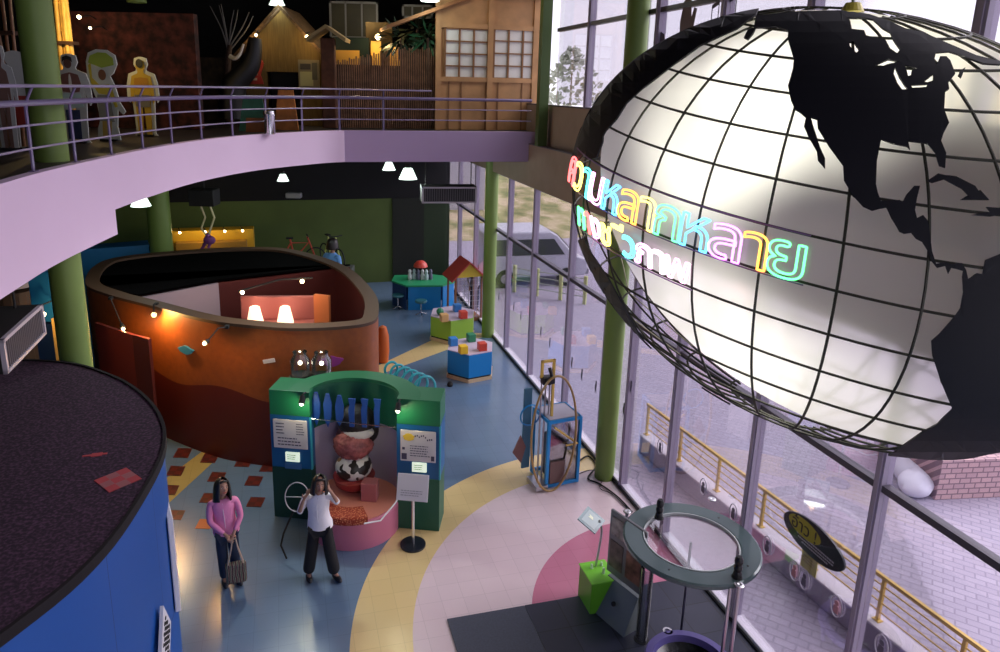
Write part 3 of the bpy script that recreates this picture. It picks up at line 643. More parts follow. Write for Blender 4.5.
# ---- black floor mats
def at_f(o, P, rz=0): o.location = P; o.rotation_euler = (0, 0, rz); return o
MT = mat('mat_slate', (.05, .055, .085), .55, noise_=(40, .15)); MTD = mat('mat_dark', (.022, .025, .045), .45, noise_=(30, .2))
A = fl(447, 620); 
Bm = fl(524, 606)
L1 = (Bm-A).length
o = at_f(MB().box(0, L1-.002, -2.2, 0, 0.001, .02, bev=.005).build('floor_mat', MT), A, YAW); tag(o, 'slate grey rubber floor mat, the paler one at the left', 'mat')
m, n, b = nmat('mat_tiles'); tc = node(n, 'ShaderNodeTexCoord'); br = node(n, 'ShaderNodeTexBrick'); br.offset = 0; n.links.new(tc.outputs['Object'], br.inputs[0]); br.inputs['Scale'].default_value = 1; br.inputs['Brick Width'].default_value = .5; br.inputs['Row Height'].default_value = .5; br.inputs['Mortar Size'].default_value = .006
br.inputs['Color1'].default_value = (.030, .034, .062, 1); br.inputs['Color2'].default_value = (.020, .023, .045, 1); br.inputs['Mortar'].default_value = (.006, .006, .012, 1); n.links.new(br.outputs[0], b.inputs['Base Color']); b.inputs['Roughness'].default_value = .35
g = MB(); wl = (W0-A).dot(WN)-.08
o = at_f(MB().box(L1+.001, wl, -2.2, 0, .001, .022, bev=.005).build('floor_mat', m), A, YAW); tag(o, 'dark tiled rubber mat under the ring table, reaching to the glass', 'mat')
# ---- ring table
P0 = fl(678, 640); zr = 1.42
RC = Vector((P0.x+.02, P0.y-.02, 0))
t = thing('ring_table', 'large flat grey ring on steel posts with two black handles, beside the glass', 'ring table', RC, YAW)
ro, ri = .80, .56
RG = mat('ring_grey', (.085, .125, .13), .16, .1)
prof = [(ri, zr-.03), (ro-.02, zr-.05), (ro, zr-.03), (ro, zr+.005), (ro-.02, zr+.02), (ri+.02, zr+.02), (ri, zr+.01), (ri, zr-.03)]
MB().lathe(prof, n=64).build('ring', RG, t, smooth=True, ang=14)
g = MB().lathe([(ri-.012, zr-.02), (ri, zr-.02), (ri, zr+.024), (ri-.012, zr+.024), (ri-.012, zr-.02)], n=64); g.build('inner_rim', mat('rim_pale', (.6, .65, .65), .15), t, smooth=True)
MB().lathe([(0, zr-.008), (ri-.012, zr-.008)], n=48).build('glass_disc', glassmat('disc_glass', (.90, .93, .93), .8, .03), t)
Mi = Matrix.Rotation(-YAW, 4, 'Z') @ Matrix.Translation(-RC)
def loc_at(px, py, z): return Mi @ fl(px, py, z)
posts = [loc_at(627, 512, zr+.03), loc_at(739, 588, zr), loc_at(712, 499, zr+.03)]
for p in posts[:2]:
    MB().cyl((p.x, p.y, 0.02), (p.x, p.y, zr+.03), .022, n=14).build('post', ST, t, smooth=True)
    MB().lathe([(0, 0), (.05, 0), (.052, .012), (.03, .02), (.018, .018), (0, .012)], (p.x, p.y, zr+.03), 18).build('post_cap', mat('cap_steel', (.7, .7, .72), .25, .9), t, smooth=True)
p = posts[1]; MB().cyl((p.x-.07, p.y+.05, .02), (p.x-.07, p.y+.05, zr-.02), .020, n=12).build('post', ST, t, smooth=True)
p = posts[2]; MB().lathe([(0, 0), (.05, 0), (.052, .012), (.03, .02), (.018, .018), (0, .012)], (p.x, p.y, zr+.02), 18).build('post_cap', MATS['cap_steel'], t, smooth=True)
MB().cyl((0, 0, .08), (0, 0, zr-.01), .016, n=12).build('centre_rod', mat('rod_dark', (.12, .12, .16), .3, .8), t, smooth=True)
for (x, y) in ((659, 518), (737, 577)):
    p = loc_at(x, y, zr+.02)
    g = MB().cyl((p.x, p.y, zr+.02), (p.x, p.y, zr+.05), .06, .05, 18); hd = g.build('handle_mount', BLK, t, smooth=True)
    g = MB().lathe([(0, 0), (.048, 0), (.048, .03), (.038, .05), (.048, .08), (.048, .11), (.038, .13), (.048, .16), (.046, .2), (.03, .23), (0, .23)], (p.x, p.y, zr+.05), 16); g.build('handle', mat('handle_rubber', (.006, .006, .008), .35), t, smooth=True)
for a in (.5, 2.4, 3.8, 5.3): MB().cyl((.68*math.cos(a), .68*math.sin(a), zr+.018), (.68*math.cos(a), .68*math.sin(a), zr+.024), .012, n=8).build('bolt', BLK, t)
# purple bowl frame on the floor beneath
PB = mat('violet_frame', (.12, .10, .30), .3)
t = thing('bowl_frame', 'blue violet round frame with dark bowl under the ring table', 'frame', RC+Vector((-.12, -.72, .02)), YAW)
MB().lathe([(.40, .26), (.50, .26), (.52, .30), (.50, .34), (.42, .34), (.40, .26)], n=48).build('rim', PB, t, smooth=True)
MB().lathe([(0, .10), (.25, .13), (.41, .27)], n=40).build('bowl', mat('bowl_black', (.006, .008, .01), .2), t, smooth=True)
for a in (.6, 2.2, 3.8, 5.4): MB().tube([(.46*math.cos(a), .46*math.sin(a), .28), (.42*math.cos(a), .42*math.sin(a), .0)], .025).build('foot', PB, t)
MB().lathe([(0, 0), (.09, 0), (.07, .08), (.03, .12), (0, .12)], (0, .50, .20), 16).build('hub', PB, t, smooth=True)
MB().lathe([(.035, .125), (.06, .125), (.06, .14), (.035, .14), (.035, .125)], (0, .50, .20), 16).build('hub_ring', CH, t, smooth=True)
# ---- photo board pair and sloped base left of the ring
Pb0 = fl(606, 606, 0); Pb1_ = fl(637, 632, 0); Pb = (Pb0+Pb1_)/2; bang = math.atan2(Pb1_.y-Pb0.y, Pb1_.x-Pb0.x)
t = thing('display_board', 'tall two sided grey picture board with a sloped metal foot, left of the ring table', 'display', Pb, bang)
SG = mat('board_grey', (.20, .20, .22), .4, .4)
g = MB().box(-.30, .30, -.02, .02, .55, 1.45, bev=.01); g.build('board', SG, t)
for (x0, z0, w_, h_, c_) in ((-.26, 1.12, .22, .26, (.30, .26, .25)), (.02, 1.12, .24, .26, (.42, .38, .36)), (-.26, .66, .22, .38, (.10, .07, .06)), (.02, .66, .24, .38, (.22, .10, .07))):
    m_ = mat('picture_%d' % int(x0*100+z0*1000), c_, .3, noise_=(9, .7)); MB().box(x0, x0+w_, -.028, -.02, z0, z0+h_).build('picture', m_, t)
MB().prism([(-.24, 0), (.10, 0), (.05, .50), (-.02, .50)], -.26, .26, axis='x').build('sloped_foot', mat('foot_metal', (.16, .19, .20), .35, .3), t)
MB().lathe([(0, -.01), (.03, -.01), (.03, .01), (0, .01)], (0, 0, 0), 12, Matrix.Translation((.0, -.17, .3)) @ Matrix.Rotation(1.2, 4, 'X')).build('knob', BLK, t)
Pc = fl(641, 641)
t = thing('clear_tube', 'clear upright acrylic tube between the picture board and the ring table', 'tube', Pc)
MB().lathe([(.075, 0), (.075, 1.05), (.066, 1.05), (.066, 0)], n=24).build('tube_wall', glassmat('acrylic', (.86, .88, .90), .35, .12), t, smooth=True)
MB().lathe([(0, 0), (.09, 0), (.09, .03), (0, .03)], n=24).build('tube_base', BLK, t)
# ---- lime box with sloped sign
Pg = fl(597, 604); Pg = Vector((Pg.x-.01, Pg.y+.02, 0))
t = thing('lime_box', 'lime green floor box with small knobs on top, at the mat edge', 'box', Pg, YAW)
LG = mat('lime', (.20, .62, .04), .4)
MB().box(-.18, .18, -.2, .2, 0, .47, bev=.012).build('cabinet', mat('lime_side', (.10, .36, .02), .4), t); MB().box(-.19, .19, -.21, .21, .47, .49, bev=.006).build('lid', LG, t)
for x, y, h_ in ((-.06, .08, .06), (.05, -.05, .08), (.09, .1, .05)): MB().cyl((x, y, .49), (x, y, .49+h_), .022, .014, 12).build('knob', mat('knob_clear', (.6, .8, .5), .15), t, smooth=True)
Ps = atY(591, 522, Pg.y+.05)
t = thing('sloped_sign', 'small pale sign plate on a curved arm above the lime box', 'sign', Pg+Vector((-.02, .10, .49)), YAW)
q = Ps-(Pg+Vector((-.02, .10, .49)))
MB().tube(smooth_curve([(0, 0, 0), (.03, 0, .25), (.05, .0, q.z*.75), (0, -.02, q.z)], 6), .016).build('arm', ST, t, smooth=True)
Mt = Matrix.Translation((q.x, 0, q.z+.01)) @ Matrix.Rotation(.75, 4, 'Z') @ Matrix.Rotation(.45, 4, 'X')
MB().box(-.17, .17, -.14, .14, 0, .015, Mt).build('plate', mat('plate_teal', (.20, .30, .32), .25), t)
MB().box(-.13, .13, -.10, .10, .016, .018, Mt).build('paper', mat('paper_bluish', (.35, .45, .45), .3), t)
MB().prism([(.0, -.02), (.05, .0), (.06, .07), (.03, .04), (.0, .06)], .0185, .021, Mt).build('print', mat('print_pale', (.8, .85, .6), .4), t)
# ---- pulley bicycle machine in its blue cage by the column
Pm = fl(562, 486)
t = thing('pulley_machine', 'blue framed cage machine with yellow hoop and tall steel rods beside the green column', 'machine', Pm, YAW+.12)
CB = mat('cage_blue', (.01, .25, .62), .35); YE = mat('hoop_yellow', (.72, .48, .10), .4)
w_, d_, h_ = .30, .28, 1.26
for sx in (-1, 1):
    for sy in (-1, 1): MB().box(sx*w_-.025, sx*w_+.025, sy*d_-.025+.3, sy*d_+.025+.3, .02, h_).build('cage_post', CB, t)
for z in (.05, h_-.02):
    g = MB()
    for sy in (-1, 1): g.box(-w_, w_, sy*d_-.02+.3, sy*d_+.02+.3, z-.03, z+.03)
    for sx in (-1, 1): g.box(sx*w_-.02, sx*w_+.02, -d_+.3, d_+.3, z-.03, z+.03)
    g.build('cage_rail', CB, t)
MB().box(-w_, w_, -d_+.3, d_+.3, h_-.01, h_+.01).build('cage_top', mat('cage_top', (.42, .40, .50), .3), t)
MB().box(-w_+.02, w_-.02, .305-d_, .31-d_, .08, h_-.06).build('front_glass', glassmat('cage_glass', (.85, .85, .9), 1.0, .05), t)
MB().box(-.16, .18, .2, .45, .05, .85, bev=.02).build('dark_core', mat('core_dark', (.04, .035, .04), .4), t)
MB().box(-.26, .02, -.04+.3-d_, .0+.3-d_, .1, .5).build('inner_plate', mat('plate_brown', (.14, .08, .07), .4), t)
MB().tube([(-.22, -.02, 1.15), (.24, -.02, .78), (.02, -.02, .78)], .018).build('yellow_strut', YE, t)
MB().tube([(-.26+.42*math.cos(a), -.08, 1.06+1.05*math.sin(a)) for a in [2*PI*i/48 for i in range(48)]], .02, closed=True).build('yellow_hoop', mat('hoop_ochre', (.35, .22, .08), .4), t, smooth=True)
for x in (-.36, -.28, -.20): MB().cyl((x, .25, .0), (x, .25, 1.95), .016, n=10).build('steel_rod', ST, t, smooth=True)
MB().box(-.20, -.16, .16, .2, 1.2, 2.3).box(-.42, -.16, .16, .2, 2.26, 2.3).box(-.42, -.38, .16, .2, 2.0, 2.3).build('yellow_frame', YE, t)
g = MB().box(-.40, -.18, .10, .24, 1.88, 2.02, bev=.02).cyl((-.32, .05, 1.95), (-.32, .32, 1.95), .05).cyl((-.25, .1, 2.02), (-.25, .2, 2.14), .03); g.build('pulley_block', mat('pulley_black', (.03, .03, .035), .35, .5), t)
MB().lathe([(.18, -.02), (.20, 0), (.18, .02)], n=24, M=Matrix.Translation((-.52, .3, 1.28)) @ Matrix.Rotation(PI/2, 4, 'X')).build('wheel', CB, t, smooth=True)
MB().box(-.62, -.46, .36, .40, .25, 1.75, bev=.02).build('teal_board', mat('teal_board', (.05, .17, .26), .35), t)
MB().prism([(-.82, .62), (-.68, .92), (-.58, .70), (-.66, .40)], .30, .33, axis='y').build('pointer', mat('pointer_brown', (.20, .09, .08), .4), t)
MB().box(-.52, -.30, -.04, .34, .02, .10).build('base_bar', ST, t)
# floor cables by the column
pts = [fl(x, y, .02) for x, y in ((578, 462), (588, 456), (596, 466), (588, 478), (600, 484), (618, 497), (632, 512))]
tag(MB().tube(smooth_curve([tuple(p) for p in pts], 6), .014).build('cable', BLK), 'black cable on the floor running from the blue cage machine past the column', 'cable')
pts = [fl(x, y, .02) for x, y in ((578, 474), (592, 470), (603, 477), (600, 488), (612, 494), (626, 507))]
tag(MB().tube(smooth_curve([tuple(p) for p in pts], 6), .008).build('thin_cable', BLK), 'thin looped cable on the floor beside the column foot', 'cable')
# ---- hexagonal block tables
def hex_table(P, r, h_, body, top, label, blocks):
    t = thing('block_table', label, 'table', P, YAW+.22, 'hexagonal block tables')
    hx = lambda r_: [(r_*math.cos(PI/3*i), r_*math.sin(PI/3*i)) for i in range(6)]
    MB().prism(hx(r*1.03), 0, .08).build('plinth', mat('pale_wood', (.62, .45, .28), .5), t)
    MB().prism(hx(r*.97), .08, .12).build('shadow_gap', BLK, t)
    MB().prism(hx(r), .12, h_-.02).build('body', body, t); MB().prism(hx(r*1.0), h_-.02, h_).build('table_top', top, t)
    for (x, y, s_, c_, nm, sh, lab) in blocks:
        z = h_+.002
        if sh == 'ball': o = MB().sph((0, 0, .1), .1, 18, 12).build(nm, c_, smooth=True)
        else: o = MB().box(-s_/2, s_/2, -s_/2, s_/2, 0, s_, bev=.012).build(nm, c_)
        P2 = fl(x, y, z); o.location = (P2.x, P2.y, z); o.rotation_euler = (0, 0, YAW+.1); tag(o, lab, 'block' if sh != 'ball' else 'ball', 'play blocks on the hexagonal tables')
TOPP = mat('table_top_lilac', (.60, .50, .62), .35)
cb = mat('block_blue', (.03, .22, .60), .4); cy = mat('block_yellow', (.85, .52, .02), .4); cr = mat('block_red', (.62, .06, .03), .4); cgn = mat('block_green', (.02, .22, .10), .4); co = mat('block_tan', (.72, .42, .16), .4)
Pb1 = (fl(443, 377)+fl(492, 375))/2+Vector((.05, .18, 0))
hex_table((Pb1.x, Pb1.y, 0), .60, .70, mat('table_blue', (.01, .22, .58), .35), TOPP, 'bright blue hexagonal table with four coloured cubes, nearest of the block tables',
    [(453, 345, .19, cb, 'blue_block', 'c', 'blue cube at the back left of the blue hexagonal table'), (463, 353, .19, cy, 'yellow_block', 'c', 'yellow cube at the front of the blue hexagonal table'), (471, 341, .19, cgn, 'green_block', 'c', 'dark green cube at the back of the blue hexagonal table'), (482, 350, .19, cr, 'red_block', 'c', 'red cube at the right of the blue hexagonal table')])
Pb2 = fl(452, 340); 
hex_table((Pb2.x, Pb2.y+.30, 0), .66, .68, mat('table_lime', (.30, .52, .05), .4), TOPP, 'lime green hexagonal table with blocks behind the blue one',
    [(440, 315, .2, cgn, 'green_ball', 'ball', 'green ball on the lime hexagonal table'), (444, 321, .2, co, 'tan_block', 'c', 'tan wooden cube on the lime hexagonal table'), (457, 311, .2, cb, 'blue_block', 'c', 'blue cube on the lime hexagonal table'), (463, 318, .2, cr, 'red_block', 'c', 'red cube on the lime hexagonal table')])
o = MB().lathe([(0, 0), (.06, 0), (.07, .05), (.04, .1), (0, .1)], n=12).build('dropped_ball', BLK, smooth=True); o.location = fl(450, 386); tag(o, 'small black ball lying on the floor left of the blue hexagonal table', 'ball')
# ---- big green topped activity table at the back
Pt = (fl(405, 313)+fl(445, 300))/2; Pt = Vector((Pt.x-.1, Pt.y+.35, 0))
t = thing('activity_table', 'blue sided table with a green star-cut top at the back of the hall', 'table', Pt, .12)
tp = [(-1.0, -.15), (-.55, -.75), (.55, -.75), (1.0, -.3), (.75, .35), (.35, .55), (-.9, .5)]
MB().prism(tp, .74, .79).build('table_top', mat('table_green', (.02, .30, .12), .4), t)
for k_, (a, c_) in enumerate((((-.95, -.12), (-.55, -.68)), ((-.50, -.70), (.50, -.70)), ((.55, -.68), (.92, -.3)))): MB().wallstrip([a, c_], 0, .74, -.03).build('side_panel', mat('side_dark' if k_ == 0 else 'table_blue', (.01, .04, .14) if k_ == 0 else (0, 0, 0), .4), t)
MB().wallstrip([(.7, .3), (-.8, .4)], 0, .74, -.03).build('back_panel', mat('side_dark', (0, 0, 0)), t)
t2 = thing('dome_toy', 'red domed toy with pale figures standing on the green topped table', 'toy', Pt+Vector((-.1, .1, .79)))
MB().lathe([(.06, 0), (.06, .42), (0, .42)], n=12).build('stalk', BLK, t2); MB().lathe([(0, .58), (.12, .55), (.2, .47), (.23, .38), (0, .38)], n=20).build('dome', mat('dome_red', (.60, .06, .04), .4), t2, smooth=True)
rnd = random.Random(5)
for i in range(6):
    g = MB().lathe([(0, 0), (.06, 0), (.07, .12), (.04, .2), (.055, .26), (.03, .32), (0, .33)], n=12); o = g.build('figurine', mat('figurine_%d' % (i % 3), [(.7, .7, .75), (.5, .6, .65), (.12, .12, .2)][i % 3], .4), smooth=True)
    o.location = Pt+Vector((-.42+.13*i, -.08+.06*(i % 2), .792)); tag(o, ['leftmost silver figurine in the row before the red domed toy','second figurine from the left before the red dome, pale teal','dark figurine at the left of the middle of the row','silver figurine at the right of the middle of the row','pale teal figurine, second from the right end of the row','dark figurine at the right end of the row by the red dome'][i], 'figurine', 'figurines on the green table')
def stool(P, lab):
    t = thing('stool', lab, 'stool', P, 0, 'stools by the green table')
    MB().lathe([(0, .40), (.17, .40), (.19, .43), (.17, .47), (0, .47)], n=20).build('seat', mat('stool_teal', (.03, .16, .20), .4), t, smooth=True)
    MB().cyl((0, 0, .08), (0, 0, .41), .022, n=10).build('post', CH, t)
    for a in range(4): MB().tube([(0, 0, .09), (.18*math.cos(a*PI/2+.4), .18*math.sin(a*PI/2+.4), .015)], .015).build('leg', CH, t)
stool(fl(421, 315), 'small teal stool in front of the green topped table'); stool(fl(398, 309), 'small teal stool in shadow at the left of the green topped table')
# ---- toy house
Ph_ = fl(464, 318)
t = thing('play_house', 'toy house with red roof, yellow gable and wire sides in front of the column', 'play house', Ph_, .35)
WD_ = mat('house_wood', (.25, .10, .05), .5); w_, d_, h_ = .40, .35, 1.35
for sx in (-1, 1):
    for sy in (-1, 1): MB().box(sx*w_-.025, sx*w_+.025, sy*d_-.025, sy*d_+.025, 0, h_).build('corner_post', WD_, t)
g = MB()
for i in range(7):
    x = -w_+2*w_*i/6; g.box(x-.006, x+.006, -d_-.006, -d_+.006, .1, h_)
for i in range(8): z = .15+i*.16; g.box(-w_, w_, -d_-.006, -d_+.006, z-.006, z+.006)
g.build('wire_front', mat('wire_grey', (.35, .33, .38), .4), t)
MB().prism([(-w_-.06, h_), (w_+.06, h_), (0, h_+.42)], -d_+.0, -d_+.03, axis='y').build('gable', mat('gable_yellow', (.72, .55, .05), .5), t)
for sx in (-1, 1): MB().add([(0, -d_-.12, h_+.48), (0, d_+.1, h_+.48), (sx*(w_+.16), d_+.1, h_-.06), (sx*(w_+.16), -d_-.12, h_-.06), (0, -d_-.12, h_+.44), (0, d_+.1, h_+.44), (sx*(w_+.14), d_+.1, h_-.10), (sx*(w_+.14), -d_-.12, h_-.10)], [(0, 1, 2, 3), (4, 5, 6, 7), (0, 1, 5, 4), (3, 2, 6, 7), (0, 3, 7, 4), (1, 2, 6, 5)]).build('roof', mat('roof_red', (.42, .05, .04), .5), t)
MB().box(-w_, w_, -d_, d_, .0, .12).build('house_floor', WD_, t)
# ---- air conditioner cassettes
def cassette(A, Bv, drop, lab, dpt=.5):
    d = Bv-A; L = math.hypot(d.x, d.y); a = math.atan2(d.y, d.x)
    t = thing('air_conditioner', lab, 'air conditioner', A-Vector((0, 0, drop)), a)
    MB().box(0, L, .03, dpt, 0.0, drop, bev=.01).build('case', BLK, t)
    FW = mat('grille_frame', (.45, .42, .48), .4)
    g = MB().box(0, L, -.01, .03, 0, .035).box(0, L, -.01, .03, drop-.035, drop).box(0, .04, -.01, .03, 0, drop).box(L-.04, L, -.01, .03, 0, drop); g.build('grille_frame', FW, t)
    g = MB(); nn = 22
    for i in range(nn): x = .05+(L-.1)*(i+.5)/nn; g.box(x-.006, x+.006, .0, .02, .035, drop-.035)
    g.build('grille_slats', mat('slat_grey', (.14, .13, .15), .5), t)
    MB().box(.04, L-.04, .02, .03, .035, drop-.035).build('grille_back', mat('grille_back', (.04, .04, .045), .7), t)
    for x in (.1, L-.1): MB().cyl((x, dpt/2, drop), (x, dpt/2, ZB-(A.z-drop)), .012, n=6).build('hanger', BLK, t)
cassette(fl(422, 187, 4.55), fl(477, 187, 4.55), .36, 'white grilled air conditioner hanging under the balcony near the glass')
A1 = fl(2, 340, 4.3); B1 = fl(42, 304, 4.3)
cassette(A1, B1, .34, 'pale grilled air conditioner at the left edge above the blue round room', .45)
# ---- hanging high bay lamps
def highbay(P, zc, lab, s_=1.0, pw=25, cl=(.85, 1, .92)):
    t = thing('pendant_lamp', lab, 'lamp', P, 0, 'bell shaped pendant lamps')
    MB().lathe([(.05*s_, .26*s_), (.10*s_, .24*s_), (.2*s_, .02*s_), (.21*s_, 0)], n=20).build('lamp_shade', mat('glow_white', (.9, .95, .92), .3, emit=(.8, 1, .88), es=1.6), t, smooth=True)
    MB().lathe([(0, .0), (.19*s_, .01)], n=20).build('diffuser', emat('bay_glow', (.85, 1, .92), 6), t)
    MB().cyl((0, 0, .25*s_), (0, 0, .36*s_), .06*s_, n=12).build('housing', BLK, t)
    MB().cyl((0, 0, .3*s_), (0, 0, zc-P[2]), .01, n=6).build('cord', BLK, t)
    lamp('pendant_light', (P[0], P[1], P[2]-.08), pw, cl, 'POINT', size=.15)
highbay(atY(408, 179, 15.8), ZB, 'white bell pendant lamp under the balcony left of the air conditioner')
highbay(atY(389, 170, 17.6), ZB, 'white bell pendant lamp half hidden by the balcony edge', .8)
highbay(atY(283, 181, 17.5), ZB, 'small white pendant lamp over the oval room', .7)
highbay(atY(141, 206, 13.5), ZB, 'white pendant lamp beside the stepped balcony edge', .9)
highbay(atY(277, 5, 16), 10.6, 'greenish white pendant lamp above the thatched hut', .8, 10)
highbay(atY(430, 1, 15), 10.6, 'greenish white pendant lamp above the wooden house', .9, 15)
o = MB().box(-.25, .25, -.12, .12, 0, .18, bev=.04).build('projector', mat('projector_grey', (.35, .36, .38), .4)); o.location = atY(294, 198, 22.5); tag(o, 'pale grey box fixture high on the green back wall', 'fixture')
# ---- things far back under the balcony
Py = atY(212, 240, 20.5); Py.z = 0
t = thing('yellow_counter', 'long yellow counter with small lit bulbs behind the oval room', 'counter', Py, YAW)
YL = mat('counter_yellow', (.72, .40, .02), .5)
zt = atY(212, 240, 20.5).z+.3
MB().box(-1.2, 1.2, 0, .5, 0, zt, bev=.02).build('counter_body', YL, t); MB().box(-1.0, 1.0, -.3, 0, 0, zt-.3, bev=.02).build('counter_step', mat('counter_ochre', (.45, .22, .03), .5), t)
for i, x in enumerate((-.9, -.2, .35, .85)):
    MB().tube([(x, .1, zt), (x, -.1, zt+.12), (x+.05, -.2, zt+.02)], .012).build('lamp_arm', BLK, t); MB().sph((x+.05, -.24, zt), .035, 8, 6).build('bulb', BULB, t)
lamp('counter_light', Py+Vector((0, -.7, zt+.2)), 11, (1, .75, .3)); 
Pk = atY(205, 205, 17.8)
t = thing('acrobat_mobile', 'black hanging box with two pale bent legs above a small purple figure', 'mobile', Pk)
MB().box(-.32, .32, -.25, .25, 0, .42, bev=.02).build('box', BLK, t); MB().cyl((0, 0, .42), (0, 0, ZB-Pk.z), .02, n=8).build('cord', BLK, t)
for sx, k_ in ((-.12, -1), (.12, 1)): MB().tube([(sx, 0, 0), (sx+.10, 0, -.32), (sx-.02, 0, -.62), (.02, 0, -.85)], .028).build('leg', mat('bone_tube', (.62, .55, .30), .5), t)
g = MB().sph((.05, 0, -.92), (.16, .1, .12), 14, 10).tube([(.0, 0, -.9), (-.18, 0, -1.2)], .045).tube([(.1, 0, -.9), (-.02, 0, -1.22)], .04).sph((.02, 0, -.80), (.07, .07, .06), 10, 8); g.build('figure', mat('purple_cloth', (.22, .06, .25), .6), t)
Pk = fl(318, 262, 0); Pk = atY(316, 252, 21.0); Pk.z = Pk.z-.5; bz = Pk.z; o = MB().box(-1.2, 1.1, -.5, .5, 0, bz, bev=.02).build('bicycle_plinth', mat('plinth_grey', (.05, .06, .05), .8)); o.location = (Pk.x, Pk.y, 0); tag(o, 'dark plinth carrying the two bicycles at the green back wall', 'plinth')
def bicycle(P, lab, colr, rz):
    t = thing('bicycle', lab, 'bicycle', P, rz, 'bicycles at the back wall')
    m_ = mat('bike_'+lab.split()[0], colr, .4)
    for x in (-.5, .5): MB().tube([(x+.31*math.cos(a), 0, .33+.31*math.sin(a)) for a in [2*PI*i/24 for i in range(24)]], .022, closed=True).build('wheel', BLK, t)
    MB().tube([(-.5, 0, .33), (-.12, 0, .33), (.3, 0, .8), (-.22, 0, .82), (-.5, 0, .33)], .025).tube([(-.12, 0, .33), (-.24, 0, .95)], .025).tube([(.5, 0, .33), (.27, 0, 1.0)], .025).build('frame', m_, t)
    MB().box(-.36, -.14, -.06, .06, .94, .99, bev=.02).build('saddle', BLK, t); MB().tube([(.27, -.22, 1.02), (.30, 0, 1.0), (.27, .22, 1.02)], .018).build('handlebar', BLK, t)
bicycle(Pk+Vector((-.5, -.15, 0)), 'red bicycle standing at the green back wall behind the oval room', (.55, .06, .03), .3)
bicycle(Pk+Vector((.45, .2, 0)), 'yellow-green bicycle beside the red one at the back wall', (.45, .50, .12), -.9)
# blue and lit booths at the far left under the balcony
Pq = atY(52, 270, 11.3); Pq.z = 0
t = thing('blue_booth', 'blue booth with a warm lit yellow panel seen left of the green column', 'booth', Pq, 0)
MB().box(-.5, .14, .1, .45, 2.6, 3.5, bev=.02).build('blue_header', mat('booth_sky', (.01, .16, .38), .5), t); MB().box(-.12, .14, 0, .12, 0, 2.7).build('lit_panel', mat('panel_yellow', (.75, .42, .10), .5, noise_=(2, .3)), t)
MB().box(-.5, -.14, .14, .45, 0, 2.55).build('booth_body', mat('booth_navy', (.01, .03, .10), .5), t)
MB().tube([(-.1, .1, 3.0), (-.1, -.2, 3.02), (-.05, -.3, 2.9)], .014).build('lamp_arm', BLK, t); MB().sph((-.05, -.3, 2.88), .04, 8, 6).build('bulb', BULB, t)
lamp('booth_light', Pq+Vector((.1, -.45, 2.8)), 9, (1, .72, .35))
Pq = atY(103, 221, 17); Pq.z = 0
MB_ = MB().box(-1.1, 1.0, 0, .6, 0, 2.6, bev=.02).build('blue_partition', mat('booth_sky', (0, 0, 0))); MB_.location = Pq; MB_.rotation_euler = (0, 0, .5); tag(MB_, 'blue partition behind the left end of the oval room', 'partition')
P = atY(10, 268, 12.5); o = MB().lathe([(0, 0), (.5, .1), (.62, .45), (.55, .6), (0, .7)], n=24).build('grey_drum', mat('drum_grey', (.4, .38, .42), .4), smooth=True); o.location = (P.x, P.y, P.z-.4); tag(o, 'shiny grey rounded hood at the left edge under the balcony', 'hood')
t = MB().cyl((0, 0, 0), (0, 0, P.z-.4), .4, n=20).build('drum_plinth', mat('plinth_dark', (0, 0, 0))); t.location = (P.x, P.y, 0); tag(t, 'dark round plinth under the grey hood', 'plinth')
# ================================================================ BALCONY RAIL AND UPPER FLOOR
RP = mat('rail_violet', (.17, .13, .26), .35, spec=.6); RPL = mat('rail_light', (.30, .25, .40), .35)
cc3 = [Vector((p[0], p[1], 0)) for p in cv[8:]]
def inset(P, d):
    out = []
    for i, p in enumerate(P):
        t_ = P[min(i+1, len(P)-1)]-P[max(i-1, 0)]; t_.normalize(); out.append(p+Vector((-t_.y, t_.x, 0))*d)
    return out
full = cc3+[Vector((corner.x, corner.y, 0))-WN*.12]
base = inset(cc3, .10)+[full[-1]+WD*.10]
t = thing('balcony_railing', 'violet metal railing with round handrail along the curved lilac balcony', 'railing', (base[10].x, base[10].y, ZT))
off = Vector((base[10].x, base[10].y, ZT))
def rz_(P, z): return [Vector((p.x, p.y, ZT+z))-off for p in P]
MB().tube(rz_(base, .665), .032, 10).build('handrail', RP, t, smooth=True)
MB().tube(rz_(inset(cc3, .02)[:]+[full[-1].lerp(full[-2], .55)+WD*.02], .83), .017, 8).build('top_rail', RPL, t, smooth=True)
MB().tube(rz_(base, .45), .012, 8).build('middle_rail', RPL, t, smooth=True)
MB().tube(rz_(base, .225), .012, 8).build('lower_rail', RPL, t, smooth=True)
cum = [0]
for p, q in zip(base[:-1], base[1:]): cum.append(cum[-1]+(q-p).length)
def at_len(L, P=base):
    for i in range(len(cum)-1):
        if cum[i+1] >= L:
            k = (L-cum[i])/(cum[i+1]-cum[i]); return P[i].lerp(P[i+1], k), (P[i+1]-P[i]).normalized()
L = .4
while L < cum[-1]-2.6:
    p, d = at_len(L); nrm = Vector((-d.y, d.x, 0)); q = p-off; q.z = 0
    a = math.atan2(d.y, d.x); g = MB(); Mp = Matrix.Translation(q) @ Matrix.Rotation(a, 4, 'Z')
    g.box(-.02, .02, -.008, .008, 0, .66, Mp); g.tube([q+Vector((0, 0, .60)), q-nrm*.02+Vector((0, 0, .70)), q-nrm*.08+Vector((0, 0, .82))], .014); g.box(-.05, .05, -.03, .03, 0, .01, Mp)
    g.build('post', RP, t); L += .92
